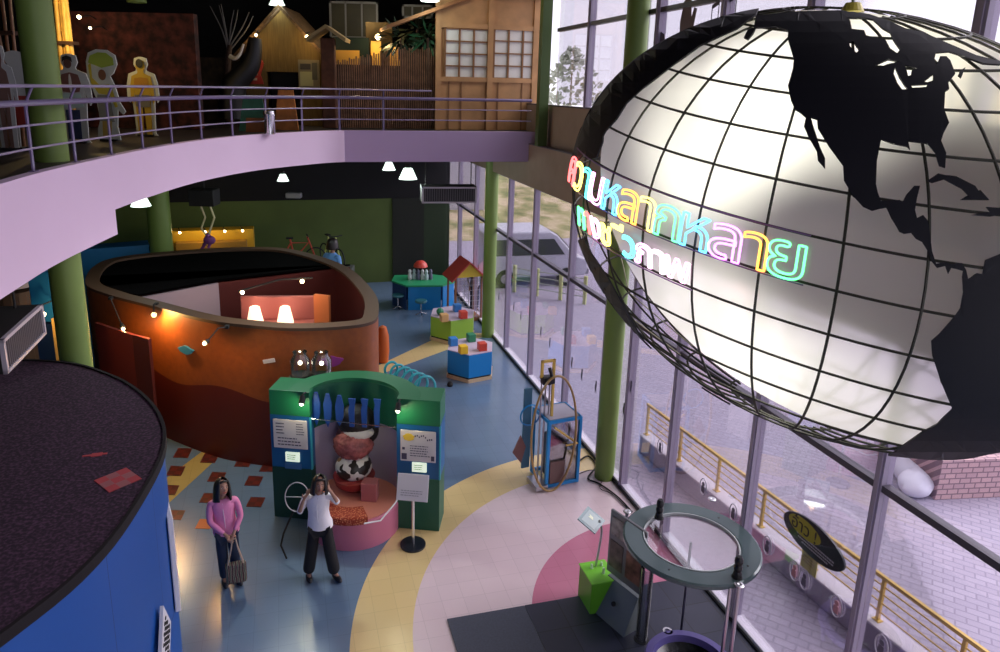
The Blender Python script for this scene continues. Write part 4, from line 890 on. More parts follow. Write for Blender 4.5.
# glass-wall end post
# ---- body cut-outs
def outline(pts): return pts+[(-x, z) for x, z in reversed(pts)]
def cutout(P, s, name, label, layers, rz=0.1, backing=(.62, .64, .58), asym=False):
    t = thing(name, label, 'cutout', P, rz, 'body cut-outs')
    for k, (nm, poly, c_) in enumerate(layers):
        y = -.02-.006*k
        g = MB().prism([(x*s, z*s) for x, z in poly], y-.005 if k else -.012, y if k else .012, axis='y')
        g.build(nm, mat('cut_%s_%s' % (nm, '_'.join('%d' % (v*100) for v in c_)), c_, .5), t)
    MB().box(-.18*s, .18*s, -.05, .08, 0, .03).build('stand', BLK, t)
def ell(cx, cz, rx, rz, n=16): return [(cx+rx*math.cos(2*PI*i/n), cz+rz*math.sin(2*PI*i/n)) for i in range(n)]
bodyp = outline([(0.005, 1.60), (.09, 1.57), (.11, 1.45), (.07, 1.36), (.08, 1.32), (.22, 1.26), (.27, 1.05), (.28, .75), (.24, .68), (.20, .85), (.17, .95), (.19, .75), (.17, .4), (.16, .05), (.20, 0), (.04, 0), (.02, .6), (.005, .68)])
big = [(x*1.18+(.025 if x > 0 else -.025), z*1.015+.01) for x, z in bodyp]
skin = [(x*.95, z*.985) for x, z in bodyp]
def pos_up(px, py): p = fl(px, py, ZT); return (p.x, p.y, ZT)
cutout(pos_up(78, 143), .77, 'skeleton_cutout', 'flat skeleton body cut-out with white outline and dark hair right of the green column',
    [('backing', big, (.55, .58, .54)), ('torso', outline([(.005, 1.30), (.15, 1.26), (.19, 1.1), (.15, .95), (.005, .93)]), (.22, .10, .08)), ('spine', ell(0, 1.1, .025, .17), (.7, .68, .6)), ('skirt', outline([(.005, .92), (.17, .92), (.21, .68), (.005, .64)]), (.50, .66, .62)), ('legs', outline([(.03, .62), (.13, .62), (.12, .08), (.05, .08)]), (.03, .05, .12)), ('face', ell(0, 1.46, .07, .09), (.14, .07, .05)), ('hair', outline([(.005, 1.60), (.08, 1.57), (.09, 1.48), (.05, 1.52), (.005, 1.53)]), (.02, .02, .015))], .05)
cutout(pos_up(110, 141), .72, 'basket_cutout', 'flat body cut-out carrying a big green basket on the head, white outline',
    [('backing', ell(-.02, 1.58, .33, .26)+[] if 0 else [(-.33, 1.62), (-.27, 1.80), (-.1, 1.87), (.12, 1.86), (.28, 1.76), (.31, 1.58), (.22, 1.40), (.14, 1.34), (.22, 1.15), (.30, .80), (.40, .62), (.34, .56), (.24, .66), (.20, .30), (.24, .02), (-.24, .02), (-.22, .25), (-.15, .45), (-.20, .9), (-.26, 1.1), (-.33, 1.3)], (.52, .56, .52)),
     ('arm', [(-.28, 1.55), (-.22, 1.60), (-.22, 1.30), (-.08, 1.15), (.12, 1.18), (.18, 1.05), (.26, .72), (.20, .70), (.12, .95), (-.12, .98), (-.26, 1.2)], (.50, .40, .04)), ('basket', [(-.27, 1.60), (-.22, 1.74), (-.05, 1.81), (.12, 1.80), (.25, 1.70), (.26, 1.56), (0, 1.50)], (.30, .40, .05)), ('face', ell(.0, 1.36, .08, .11), (.16, .06, .03)), ('dress', [(-.14, .96), (.12, .96), (.18, .40), (-.14, .42)], (.20, .20, .18)), ('legs', [(-.08, .42), (.12, .42), (.08, .08), (-.10, .08)], (.38, .26, .06))], .0)
cutout(pos_up(147, 136), .79, 'muscle_cutout', 'flat yellow muscle body cut-out with a round head, rightmost of the body cut-outs',
    [('backing', big, (.55, .56, .48)), ('body', skin, (.50, .32, .03)), ('chest', outline([(.005, 1.22), (.15, 1.2), (.17, 1.0), (.005, .98)]), (.42, .20, .02)), ('shorts', outline([(.005, .86), (.15, .86), (.16, .62), (.005, .60)]), (.20, .18, .14)), ('hair', ell(0, 1.50, .08, .09), (.015, .012, .01))], -.1)
cutout(pos_up(11, 150), .80, 'pale_cutout', 'pale slim body cut-out at the left edge, left of the green column',
    [('backing', [(x*.55, z) for x, z in big], (.50, .52, .52)), ('body', [(x*.40, z*.97) for x, z in bodyp], (.18, .10, .08))], .3)
cutout(pos_up(26, 149), .76, 'red_skirt_cutout', 'body cut-out with a dark red lower half partly behind the green column',
    [('backing', big, (.50, .52, .50)), ('lower_half', outline([(.005, .9), (.18, .9), (.2, .4), (.005, .38)]), (.30, .03, .02))], .2)
# ---- brown rock-like wall behind the cut-outs
def upbox(px0, px1, py0, py1, Y, th, name, m_, label, cat):
    a = atY(px0, py1, Y); b_ = atY(px1, py1, Y); top = atY(px0, py0, Y).z
    o = MB().box(0, b_.x-a.x, 0, th, 0, top-ZT).build(name, m_); o.location = (a.x, Y, ZT); tag(o, label, cat); return o
m, n, b = nmat('rock_wall'); tc = node(n, 'ShaderNodeTexCoord'); no = node(n, 'ShaderNodeTexNoise'); no.inputs['Scale'].default_value = 5; no.inputs['Detail'].default_value = 9; n.links.new(tc.outputs['Object'], no.inputs['Vector'])
r = node(n, 'ShaderNodeValToRGB'); e = r.color_ramp.elements; e[0].position = .38; e[0].color = (.018, .005, .004, 1); e[1].position = .75; e[1].color = (.15, .035, .022, 1); n.links.new(no.outputs['Fac'], r.inputs[0]); n.links.new(r.outputs[0], b.inputs['Base Color']); b.inputs['Roughness'].default_value = .9
Yw = 14.0
a = atY(68, 11, Yw); b_ = atY(193, 14, Yw)
o = MB().box(0, b_.x-a.x, 0, .2, 0, a.z-ZT).build('mural_wall', m); o.location = (a.x, Yw, ZT); tag(o, 'dark red-brown mottled mural wall behind the body cut-outs', 'partition')
MBt = mat('stone_low', (.06, .035, .02), .9, noise_=(6, .5))
a = atY(193, 57, 17); b_ = atY(245, 57, 17); o = MB().box(0, b_.x-a.x, 0, .3, 0, a.z-ZT).build('low_stone_wall', MBt); o.location = (a.x, 17, ZT); tag(o, 'low dark stone wall between the mural wall and the thatched hut', 'wall')
# ---- bamboo clumps
def bamboo(px0, px1, Y, zt, label, colr, seed):
    rnd = random.Random(seed); a = atY(px0, 60, Y); c_ = atY(px1, 60, Y); t = thing('bamboo_bundle', label, 'bamboo', ((a.x+c_.x)/2, Y, ZT), 0, 'bamboo bundles')
    m_ = mat('bamboo_'+label.split()[0], colr, .45, noise_=(4, .35)); w_ = (c_.x-a.x)
    for i in range(7):
        x = -w_/2+w_*(i+.5)/7; tilt = rnd.uniform(-.05, .05); g = MB(); z = 0; yy = rnd.uniform(-.06, .06)
        rr = w_/15
        while z < zt-ZT:
            z2 = min(z+.42, zt-ZT); g.cyl((x+tilt*z, yy, z), (x+tilt*z2, yy, z2-.015), rr, rr*.97, 10); g.cyl((x+tilt*z2, yy, z2-.02), (x+tilt*z2, yy, z2), rr*1.12, rr*1.12, 10); z = z2
        g.build('culm', m_, t, smooth=True)
    MB().box(-w_/2-.03, w_/2+.03, -.09, .09, 1.45, 1.5).build('binding', mat('binding', (.05, .02, .01), .8), t)
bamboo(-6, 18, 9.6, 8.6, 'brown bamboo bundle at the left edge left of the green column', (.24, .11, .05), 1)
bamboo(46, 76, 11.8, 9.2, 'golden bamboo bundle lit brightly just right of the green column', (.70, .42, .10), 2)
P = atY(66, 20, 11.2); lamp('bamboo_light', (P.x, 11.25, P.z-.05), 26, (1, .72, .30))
for i, (x, y) in enumerate(((79, 17), (90, 28))):
    P = atY(x, y, 13.6); t = thing('bead_lamp', ['small glowing bead lamp high on the mural wall', 'dimmer bead lamp just below the bright one on the mural wall'][i], 'lamp', P, 0, 'bead lamps')
    MB().sph((0, 0, 0), .035 if i == 0 else .025, 10, 8).build('bulb', BULB, t); MB().tube([(0, 0, 0), (.1, .2, .05), (.12, .38, .0)], .01).build('stem', BLK, t)
lamp('mural_light', atY(88, 25, 13.3), 3, (1, .6, .3))
# ---- thatched hut
m, n, b = nmat('thatch'); tc = node(n, 'ShaderNodeTexCoord'); mp = node(n, 'ShaderNodeMapping'); mp.inputs['Scale'].default_value = (30, 30, 3); n.links.new(tc.outputs['Object'], mp.inputs[0])
no = node(n, 'ShaderNodeTexNoise'); no.inputs['Scale'].default_value = 1; no.inputs['Detail'].default_value = 4; n.links.new(mp.outputs[0], no.inputs['Vector']); n.links.new(mixc(n, no.outputs['Fac'], (.30, .19, .05), (.09, .05, .015)), b.inputs['Base Color']); b.inputs['Roughness'].default_value = .9
thatch = m
Yh = 16.2; A = atY(247, 90, Yh); Bq = atY(322, 90, Yh); w_ = (Bq.x-A.x)/2; cx_ = (A.x+Bq.x)/2
ze = atY(250, 50, Yh).z-ZT; zp = atY(283, 10, Yh).z-ZT
t = thing('thatched_hut', 'small thatched gable hut with a dark doorway, lit from the right', 'hut', (cx_, Yh, ZT), 0)
dw = .38
g = MB().prism([(-w_, 0), (-dw, 0), (-dw, ze*.72), (dw, ze*.72), (dw, 0), (w_, 0), (w_, ze), (0, zp), (-w_, ze)], -.04, .04, axis='y'); 
bm = bmesh.new()
g.f = g.f[2:]; g.mi = g.mi[2:]   # caps rebuilt below as convex pieces
for y in (-.04, .04):
    for q in ([(-w_, 0), (-dw, 0), (-dw, ze*.72), (-w_, ze*.72)], [(dw, 0), (w_, 0), (w_, ze*.72), (dw, ze*.72)], [(-w_, ze*.72), (w_, ze*.72), (w_, ze), (0, zp), (-w_, ze)]): g.add([(x, y, z) for x, z in q], [list(range(len(q)))])
bm.free(); g.build('front_wall', thatch, t)
MB().box(-w_, -w_+.08, .04, 1.6, 0, ze).build('side_wall', thatch, t); MB().box(w_-.08, w_, .04, 1.6, 0, ze).build('side_wall', thatch, t)
MB().box(-dw, dw, .3, .34, 0, ze*.74).build('dark_interior', BLK, t)
for sx in (-1, 1): MB().add([(0, -.25, zp+.10), (0, 1.7, zp+.10), (sx*(w_+.22), 1.7, ze-.16), (sx*(w_+.22), -.25, ze-.16), (0, -.25, zp+.02), (0, 1.7, zp+.02), (sx*(w_+.2), 1.7, ze-.24), (sx*(w_+.2), -.25, ze-.24)], [(0, 1, 2, 3), (4, 5, 6, 7), (0, 1, 5, 4), (3, 2, 6, 7), (0, 3, 7, 4), (1, 2, 6, 5)]).build('roof_slope', mat('roof_thatch', (.14, .08, .035), .9, noise_=(12, .5)), t)
def poster(px0, px1, py0, py1, Y, name, label, base_c, blobs, cat='poster'):
    a = atY(px0, py1, Y); b2 = atY(px1, py0, Y); t = thing(name, label, cat, ((a.x+b2.x)/2, Y, a.z)); W_, H_ = b2.x-a.x, b2.z-a.z
    MB().box(-W_/2, W_/2, -.01, .01, 0, H_).build('board', mat(name+'_base', base_c, .5), t)
    for k, (x, z, w2, h2, c_, nm) in enumerate(blobs): MB().box((x-.5)*W_, (x+w2-.5)*W_, -.016-.001*k, -.01, z*H_, (z+h2)*H_).build(nm, mat(name+'_%d' % k, c_, .5), t)
    return t
poster(299, 319, 60, 88, Yh-.08, 'pale_poster', 'pale picture poster on the hut wall right of the doorway', (.25, .21, .12), [(.08, .08, .62, .5, (.48, .46, .22), 'yellow_field'), (.1, .66, .5, .2, (.06, .05, .04), 'dark_picture'), (.66, .3, .25, .6, (.10, .09, .06), 'side_picture')])
P = atY(307, 37, Yh-.35); t = thing('hut_lamp', 'small bright lamp under the right slope of the thatched hut', 'lamp', P); MB().sph((0, 0, 0), .04, 10, 8).build('bulb', BULB, t); MB().tube([(0, 0, 0), (-.02, .1, .1), (0, .3, .12)], .012).build('arm', BLK, t)
lamp('hut_light', P+Vector((0, -.1, -.05)), 4, (1, .68, .28))
P = atY(256, 35, Yh-.35); t = thing('hut_lamp', 'faint lamp under the left slope of the thatched hut', 'lamp', P); MB().sph((0, 0, 0), .03, 10, 8).build('bulb', BULB, t); MB().tube([(0, 0, 0), (.02, .1, .1), (0, .3, .12)], .012).build('arm', BLK, t)
lamp('hut_light', P+Vector((0, -.1, -.05)), 2, (1, .68, .28))
# red flame-like figure panel left of the door
P = atY(254, 84, Yh-.2)
m_ = mat('flame_red', (.55, .05, .03), .5); 
t = thing('red_costume_panel', 'red ornate costume shaped panel left of the hut doorway', 'panel', P)
MB().prism([(-.22, 0), (.22, 0), (.16, .2), (.24, .45), (.12, .62), (.02, .66), (-.06, .55), (-.04, .3), (-.2, .12)], -.02, .02, axis='y').build('panel', m_, t)
for i in range(5): MB().box(-.12+.03*i, .08+.02*i, -.03, -.02, .08+.11*i, .13+.11*i).build('stripe', mat('stripe_cream', (.75, .55, .35), .5), t)
# dark elephant trunk sculpture with tusk, bare tree
P = atY(236, 100, 15.0); t = thing('tusked_sculpture', 'black raised-trunk animal sculpture with a curved white tusk in front of the hut', 'sculpture', (P.x, 15.0, ZT))
q = lambda x, y: (atY(x, y, 15.0)-Vector((P.x, 15.0, ZT)))
MB().tube(smooth_curve([q(232, 118), q(233, 90), q(240, 78), q(250, 66), q(254, 50), q(255, 38)], 5), [.30-.17*min(1, i/25) for i in range(26)], 18).build('trunk_body', mat('sculpture_black', (.008, .008, .010), .5), t, smooth=True)
MB().tube(smooth_curve([q(235, 57)+Vector((0, -.3, 0)), q(241, 59)+Vector((0, -.35, 0)), q(246, 54)+Vector((0, -.35, 0)), q(248, 45)+Vector((0, -.3, 0))], 5), .045, 10, r2=.02).build('tusk', mat('tusk_white', (.75, .68, .55), .4), t, smooth=True)
P = atY(228, 100, 15.8); t = thing('bare_tree', 'bare thin branched tree behind the black sculpture', 'tree', (P.x, 15.8, ZT))
q = lambda x, y: (atY(x, y, 15.8)-Vector((P.x, 15.8, ZT)))
MB().tube(smooth_curve([(0, 0, 0), q(227, 90), q(228, 60), q(230, 45)], 4), .11, 10, r2=.05).build('trunk', mat('bark', (.06, .035, .025), .9, bump=(14, .8)), t, smooth=True)
for pts in ([(228, 50), (222, 30), (210, 6)], [(228, 46), (224, 25), (219, 5)], [(229, 45), (231, 25), (234, 10)], [(229, 44), (235, 25), (238, 10)], [(230, 46), (243, 26), (249, 12)], [(229, 50), (225, 25), (221, 4)], [(230, 50), (246, 30), (253, 16)]):
    MB().tube(smooth_curve([q(*p) for p in pts], 4), .022, 6, r2=.006).build('branch', mat('branch_grey', (.16, .15, .14), .8), t)
# leaning boards and steel urn behind the rail
def lean(pxs, Y, name, c_, label):
    P_ = [atY(x, y, Y) for x, y in pxs]; o0 = P_[0]; g = MB(); g.prism([(p.x-o0.x, p.z-ZT) for p in P_], 0, .04, axis='y'); o = g.build(name, mat(name+'_m', c_, .6, noise_=(6, .2))); o.location = (o0.x, Y, ZT); tag(o, label, 'board'); return o
lean([(274, 133), (299, 133), (293, 90), (278, 90)], 14.6, 'orange_board', (.55, .20, .05), 'orange leaning board in front of the hut doorway')
lean([(238, 138), (268, 137), (262, 98), (243, 98)], 13.9, 'teal_board', (.02, .13, .10), 'dark teal leaning board behind the balcony rail')
lean([(246, 137), (266, 137), (266, 118), (246, 118)], 13.75, 'brown_board', (.25, .09, .03), 'small brown board in front of the dark teal one')
P = pos_up(270, 134); o = MB().lathe([(0, 0), (.10, 0), (.10, .34), (.11, .36), (.10, .42), (0, .42)], n=20).build('steel_urn', CH, smooth=True); o.location = P; tag(o, 'shiny steel canister between the teal and orange boards', 'canister')
# ---- bamboo fence, gate post, signboard, lamp, plants
def fy(x): return 15.55+(x-335)*.006
A = atY(334, 60, 15.6); Bq = atY(437, 60, 16.1)
t = thing('bamboo_fence', 'tall fence of thin brown bamboo poles between the gate post and wooden house', 'fence', (A.x, 15.7, ZT), .12)
L_ = (Bq.x-A.x)/math.cos(.12); k_ = 0
m_ = mat('fence_bamboo', (.25, .125, .07), .6, noise_=(5, .4)); N_ = 46
for i in range(N_):
    x = L_*(i+.5)/N_; px = 335+102*(i+.5)/N_
    ytop = 61-13*min(1, max(0, (px-340)/60)); zt = atY(px, ytop, 15.7).z-ZT+.03*math.sin(i*2.3)
    MB().cyl((x, 0, 0), (x, 0, zt), L_/N_*.36, L_/N_*.32, 8).build('pole', m_, t, smooth=True)
for z in (.25, 1.0): MB().box(0, L_, .03, .07, z, z+.05).build('cross_rail', mat('fence_dark', (.05, .025, .015), .8), t)
MB().box(0, L_, .09, .11, 0, 1.35).build('backing', mat('fence_back', (.02, .012, .01), .9), t)
P = pos_up(330, 131); P = (atY(330, 100, 15.5).x, 15.5, ZT)
t = thing('gate_post', 'dark wooden gate post with a small pale plank roof between hut and fence', 'post', P)
zt = atY(330, 38, 15.5).z-ZT
MB().box(-.16, .14, -.08, .08, 0, zt, bev=.02).build('post', mat('post_wood', (.10, .035, .015), .7, noise_=(6, .4)), t)
for sx in (-1, 1): MB().add([(0, -.3, zt+.25), (0, .3, zt+.25), (sx*.42, .3, zt-.02), (sx*.42, -.3, zt-.02), (0, -.3, zt+.18), (0, .3, zt+.18), (sx*.40, .3, zt-.09), (sx*.40, -.3, zt-.09)], [(0, 1, 2, 3), (4, 5, 6, 7), (0, 1, 5, 4), (3, 2, 6, 7), (0, 3, 7, 4), (1, 2, 6, 5)]).build('plank_roof', mat('plank_pale', (.35, .26, .12), .8), t)
upbox(333, 369, 37, 56, 16.6, .1, 'dark_board', mat('board_black_green', (.006, .02, .018), .5), 'black-green board above the bamboo fence', 'board').location.z += 0
upbox(335, 359, 50, 60, 16.5, .08, 'ochre_board', mat('ochre', (.75, .42, .08), .5), 'ochre lit board at the left top of the bamboo fence', 'board')
upbox(371, 381, 41, 56, 16.5, .08, 'ochre_board', mat('ochre', (0, 0, 0)), 'narrow ochre panel under the glowing lamp', 'panel')
upbox(389, 400, 47, 53, 16.5, .08, 'ochre_board', mat('ochre', (0, 0, 0)), 'short ochre slat among the plants above the fence', 'panel')
upbox(366, 392, 22, 56, 16.9, .08, 'rear_wall_panel', mat('rear_brown', (.12, .075, .02), .7), 'dim yellow-brown wall panel behind the glowing lamp', 'panel')
P = atY(378, 37, 16.3); t = thing('glow_lamp', 'glowing round yellow lamp above the bamboo fence', 'lamp', P); MB().sph((0, 0, 0), .065, 14, 10).build('globe', emat('lamp_glow', (1, .75, .35), 8), t, smooth=True); MB().cyl((0, 0, .05), (0, .2, .12), .015, n=8).build('stem', BLK, t)
lamp('glow_light', P+Vector((0, -.12, 0)), 16, (1, .7, .3))
def shrub(px, py, Y, lab, colr, seed, n_=46, sp_=.42):
    rnd = random.Random(seed); P = atY(px, py, Y); t = thing('leafy_plant', lab, 'plant', (P.x, Y, ZT), 0, 'plants above the fence'); g = MB(); zc = P.z-ZT
    for i in range(n_):
        d = Vector((rnd.gauss(0, 1), rnd.gauss(0, .6), rnd.gauss(0, .8))).normalized(); c_ = Vector((0, 0, zc))+d*rnd.uniform(.05, .3); e_ = c_+d*sp_*rnd.uniform(.35, 1)+Vector((0, 0, -.05)); w2 = d.orthogonal().normalized()*.035
        g.add([c_, (c_+e_)/2+w2, e_, (c_+e_)/2-w2], [(0, 1, 2, 3)])
    g.build('leaves', mat('leaf_'+lab.split()[0], colr, .5), t); MB().cyl((0, 0, 0), (0, 0, zc), .025, n=8).build('stem', mat('bark', (0, 0, 0)), t)
shrub(401, 38, 15.95, 'dark leafy plant left of the green one above the fence', (.008, .028, .012), 3)
shrub(428, 38, 15.95, 'green leafy plant above the fence beside the wooden house', (.012, .075, .03), 4)
shrub(417, 30, 16.3, 'dim olive plant between the two others above the fence', (.03, .04, .015), 5)
# ---- wooden house with paper windows
A = atY(436, 100, 15.75); t = thing('wooden_house', 'honey wood house front with two paper grid windows beside the glass wall', 'house', (A.x, 15.75, ZT), YAW)
HW = mat('honey_wood', (.42, .22, .09), .6, noise_=(3, .18)); HD = mat('honey_dark', (.22, .10, .035), .6)
Mh = Matrix.Translation(A-Vector((0, 0, A.z-ZT))) @ Matrix.Rotation(YAW, 4, 'Z'); Mhi = Mh.inverted()
def hp(x, y):
    d = ray(x, y); o0 = Mhi @ EYE; d0 = Mhi.to_3x3() @ d; k = -o0.y/d0.y; p = o0+d0*k; return p.x, p.z
Wd = hp(537, 100)[0]+.05; Ht = hp(490, -4)[1]
z = hp(490, 79)[1]; z0_ = hp(490, 26)[1]
MB().box(0, Wd, 0, .08, 0, z-.02).build('lower_wall', HW, t)
MB().box(0, Wd, 0, .08, z0_+.03, Ht).build('upper_wall', HW, t)
MB().box(0, Wd, .035, .08, z-.03, z0_+.04).build('middle_wall', HW, t)
for (x0, x1, nc) in ((444, 488, 3), (493, 537, 3)):
    a, _ = hp(x0+1, 50); b2, _ = hp(x1, 50); zb = hp(x0, 78)[1]; ztt = hp(x0, 28)[1]
    w = MB().box(a, b2, .02, .03, zb, ztt).build('paper_screen', mat('paper_screen', (.72, .70, .66), .7), t)
    g = MB()
    for i in range(nc+1): x = a+(b2-a)*i/nc; g.box(x-.018, x+.018, -.02, .02, zb, ztt)
    for i in range(5): zz = zb+(ztt-zb)*i/4; g.box(a, b2, -.02, .02, zz-.014, zz+.014)
    g.build('window_lattice', HD, t)
for px in (438, 490, 535):
    x = hp(px, 50)[0]; MB().box(x-.06, x+.06, -.05, .03, 0, Ht).build('wall_post', HW, t)
for py in (27, 80): zz = hp(490, py)[1]; MB().box(0, Wd, -.04, .02, zz-.05, zz+.05).build('wall_beam', HW, t)
for i in range(1, 9):
    if i % 3: x = Wd*i/8.5; MB().box(x-.012, x+.012, -.02, .01, 0, z-.05).build('batten', HD, t)
MB().box(-.4, Wd, -.35, .25, Ht, Ht+.08).build('eave', mat('eave_dark', (.10, .04, .03), .8), t)
a, b2 = hp(385, 26), hp(445, 5)
MB().add([(a[0], -.3, a[1]), (b2[0]+.6, -.3, b2[1]+.25), (b2[0]+.6, .8, b2[1]+.25), (a[0], .8, a[1]), (a[0], -.3, a[1]-.07), (b2[0]+.6, -.3, b2[1]+.17), (b2[0]+.6, .8, b2[1]+.17), (a[0], .8, a[1]-.07)], [(0, 1, 2, 3), (4, 5, 6, 7), (0, 1, 5, 4), (3, 2, 6, 7), (0, 3, 7, 4), (1, 2, 6, 5)]).build('lean_roof', mat('eave_brown', (.22, .09, .03), .8), t)
lamp('house_light', (A.x+1.2, 14.6, 8.9), 12, (1, .8, .55))
# ---- framed dark windows high on the back wall
def dark_window(px0, px1, py0, py1, Y, lab):
    a = atY(px0, py1, Y); b2 = atY(px1, py0, Y); t = thing('framed_screen', lab, 'screen', (a.x, Y, a.z), 0, 'framed screens'); W_, H_ = b2.x-a.x, b2.z-a.z
    MB().box(0, W_, 0, .03, 0, H_).build('screen', mat('screen_olive', (.045, .04, .02), .5, noise_=(2, .3)), t)
    g = MB().box(0, W_, -.02, 0, 0, .05).box(0, W_, -.02, 0, H_-.05, H_).box(0, .05, -.02, 0, 0, H_).box(W_-.05, W_, -.02, 0, 0, H_)
    for i in (1, 2): g.box(W_*i/3-.02, W_*i/3+.02, -.02, 0, 0, H_)
    g.build('screen_frame', mat('screen_frame', (.22, .22, .22), .5), t); MB().box(W_/2-.03, W_/2+.03, .05, .1, -(a.z-ZT), H_).build('support', BLK, t)
dark_window(330, 378, 2, 38, 18.2, 'large framed olive screen in three fields above the gate post')
dark_window(402, 433, 5, 18, 18.0, 'smaller framed olive screen above the plants')
lamp('screen_light', atY(365, 10, 16.8), 14, (1, .85, .6))

# ================================================================ OUTSIDE THE GLASS
CW = mat('curb_white', (.62, .58, .66), .7); RY = mat('rail_yellow', (.72, .48, .10), .5)
def cn(s): return 1.42-.09*s
s0, s1 = 4.95, -7.0
pa_, pb_ = wp(s0, cn(s0), 0), wp(s1, cn(s1), 0); dv = (pb_-pa_); LL = dv.length; ac = math.atan2(dv.y, dv.x)
o = MB().box(0, LL, .0, .22, -.1, .24, bev=.02).build('curb_wall', mat('curb_side', (.36, .33, .42), .8)); o.location = (pa_.x, pa_.y, 0); o.rotation_euler = (0, 0, ac); struct(o)
o = MB().box(-.01, LL, -.015, .235, .24, .27, bev=.008).build('curb_cap', CW); o.location = (pa_.x, pa_.y, 0); o.rotation_euler = (0, 0, ac); struct(o)
t = thing('yellow_railing', 'long yellow metal railing standing on the white curb outside the glass', 'railing', (pa_.x, pa_.y, .27), ac)
Hr = .60
MB().box(0, LL, .09, .13, Hr-.02, Hr+.03).build('handrail', RY, t)
for z in (.13, .26, .38, .49): MB().cyl((0, .11, z), (LL, .11, z), .010, n=6).build('bar', RY, t)
x = .05
while x < LL: MB().box(x-.02, x+.02, .09, .13, 0, Hr).box(x-.05, x+.05, .07, .15, 0, .012).build('post', RY, t); x += 1.02
# far yellow-green railing by the van
A = fl(514, 292, -.1); Bq = fl(560, 300, -.1); dv = Bq-A; L_ = dv.length
t = thing('green_railing', 'pale yellow-green railing in front of the parked van', 'railing', A, math.atan2(dv.y, dv.x))
for x in (0, L_*.5, L_, L_*1.5): MB().box(x-.05, x+.05, -.05, .05, 0, .95).build('post', mat('rail_lime', (.55, .60, .25), .5), t)
for z in (.25, .45, .65, .85): MB().cyl((0, 0, z), (L_*1.5, 0, z), .02, n=6).build('bar', mat('rail_pale', (.45, .5, .42), .5), t)
# ---- parked van
Pv = fl(560, 296, -.1); Pv = Vector((Pv.x-1.25, Pv.y+1.9, -.1))
t = thing('parked_van', 'silver white van parked outside, seen through the far glass', 'van', Pv, .22)
VB = mat('van_body', (.50, .50, .60), .3, .1); VG = mat('van_glass', (.03, .035, .05), .1)
prof = [(-1.5, .35), (2.15, .35), (2.25, .6), (2.2, .95), (1.75, 1.10), (1.05, 1.85), (.8, 1.98), (-1.35, 1.98), (-1.5, 1.85)]
g = MB().prism(prof, -.92, .92, axis='y'); ob = g.build('body', VB, t); bvm = ob.modifiers.new('bev', 'BEVEL'); bvm.width = .07; bvm.segments = 3
for sy in (-.925, .925):
    for q_ in ([(1.35, 1.15), (.92, 1.72), (.35, 1.72), (.35, 1.15)], [(.25, 1.15), (.25, 1.72), (-1.2, 1.72), (-1.2, 1.15)]): MB().prism(q_, sy-.006, sy+.006, axis='y').build('side_window', VG, t)
MB().add([(1.72, -.8, 1.16), (1.72, .8, 1.16), (1.12, .72, 1.80), (1.12, -.72, 1.80)], [(0, 1, 2, 3)], Matrix.Translation((.02, 0, .02))).build('windscreen', VG, t)
for x in (-.8, 1.45):
    for y in (-.85, .85):
        w = MB().cyl((x, y-.1, .33), (x, y+.1, .33), .33, n=24).build('wheel', BLK, t, smooth=True); MB().cyl((x, y-.11, .33), (x, y+.11, .33), .17, n=16).build('hubcap', ST, w)
for y in (-.68, .68): MB().box(2.17, 2.27, y-.17, y+.17, .72, .9, bev=.02).build('headlight', mat('headlight', (.8, .8, .85), .1), t)
MB().box(2.15, 2.32, -.85, .85, .38, .58, bev=.03).build('bumper', mat('bumper', (.25, .25, .3), .4), t); MB().box(2.2, 2.26, -.45, .45, .62, .74).build('grille', VG, t)
# ---- brick stack and white sacks
A = fl(935, 500, -.1); Bq = fl(1003, 497, -.1); dv = Bq-A; ab = math.atan2(dv.y, dv.x)
m, n, b = nmat('pale_brick_stack'); tc = node(n, 'ShaderNodeTexCoord'); br = node(n, 'ShaderNodeTexBrick'); mp = node(n, 'ShaderNodeMapping'); mp.inputs['Rotation'].default_value = (PI/2, 0, 0); sx_ = node(n, 'ShaderNodeSeparateXYZ'); n.links.new(tc.outputs['Object'], sx_.inputs[0]); cx2 = node(n, 'ShaderNodeCombineXYZ'); n.links.new(math_(n, 'ADD', sx_.outputs[0], math_(n, 'MULTIPLY', sx_.outputs[1], .02)), cx2.inputs[0]); n.links.new(math_(n, 'ADD', sx_.outputs[2], sx_.outputs[1]), cx2.inputs[1]); n.links.new(cx2.outputs[0], br.inputs[0])
br.inputs['Scale'].default_value = 1; br.inputs['Brick Width'].default_value = .2; br.inputs['Row Height'].default_value = .1; br.inputs['Mortar Size'].default_value = .012
br.inputs['Color1'].default_value = (.62, .42, .42, 1); br.inputs['Color2'].default_value = (.50, .34, .36, 1); br.inputs['Mortar'].default_value = (.25, .17, .2, 1); n.links.new(br.outputs[0], b.inputs['Base Color']); b.inputs['Roughness'].default_value = .9
t = MB().box(0, 2.2, 0, 1.5, 0, .75).build('brick_stack', m); t.location = A; t.rotation_euler = (0, 0, ab); tag(t, 'low pale brick stack on the paving beyond the railing', 'bricks')
rnd = random.Random(8); labs = ['white sack nearest the glass in the pile beside the brick stack', 'white sack in the middle of the pile beside the bricks', 'white sack on top of the pile beside the bricks', 'white sack at the far end of the pile beside the bricks']
for i, (x, y) in enumerate(((915, 491), (908, 479), (902, 467), (896, 455))):
    g = MB().sph((0, 0, .16), (.42, .27, .22), 20, 12)
    for k, v in enumerate(g.v): g.v[k] = v*(1+.10*noise.noise(v*6+Vector((i, 0, 0))))
    o = g.build('white_sack', mat('sack_white', (.72, .72, .82), .7), smooth=True); o.location = fl(x, y, -.1); o.location.z = -.09; o.rotation_euler = (0, 0, ab+.6+.5*i); tag(o, labs[i], 'sack', 'sacks by the brick stack')
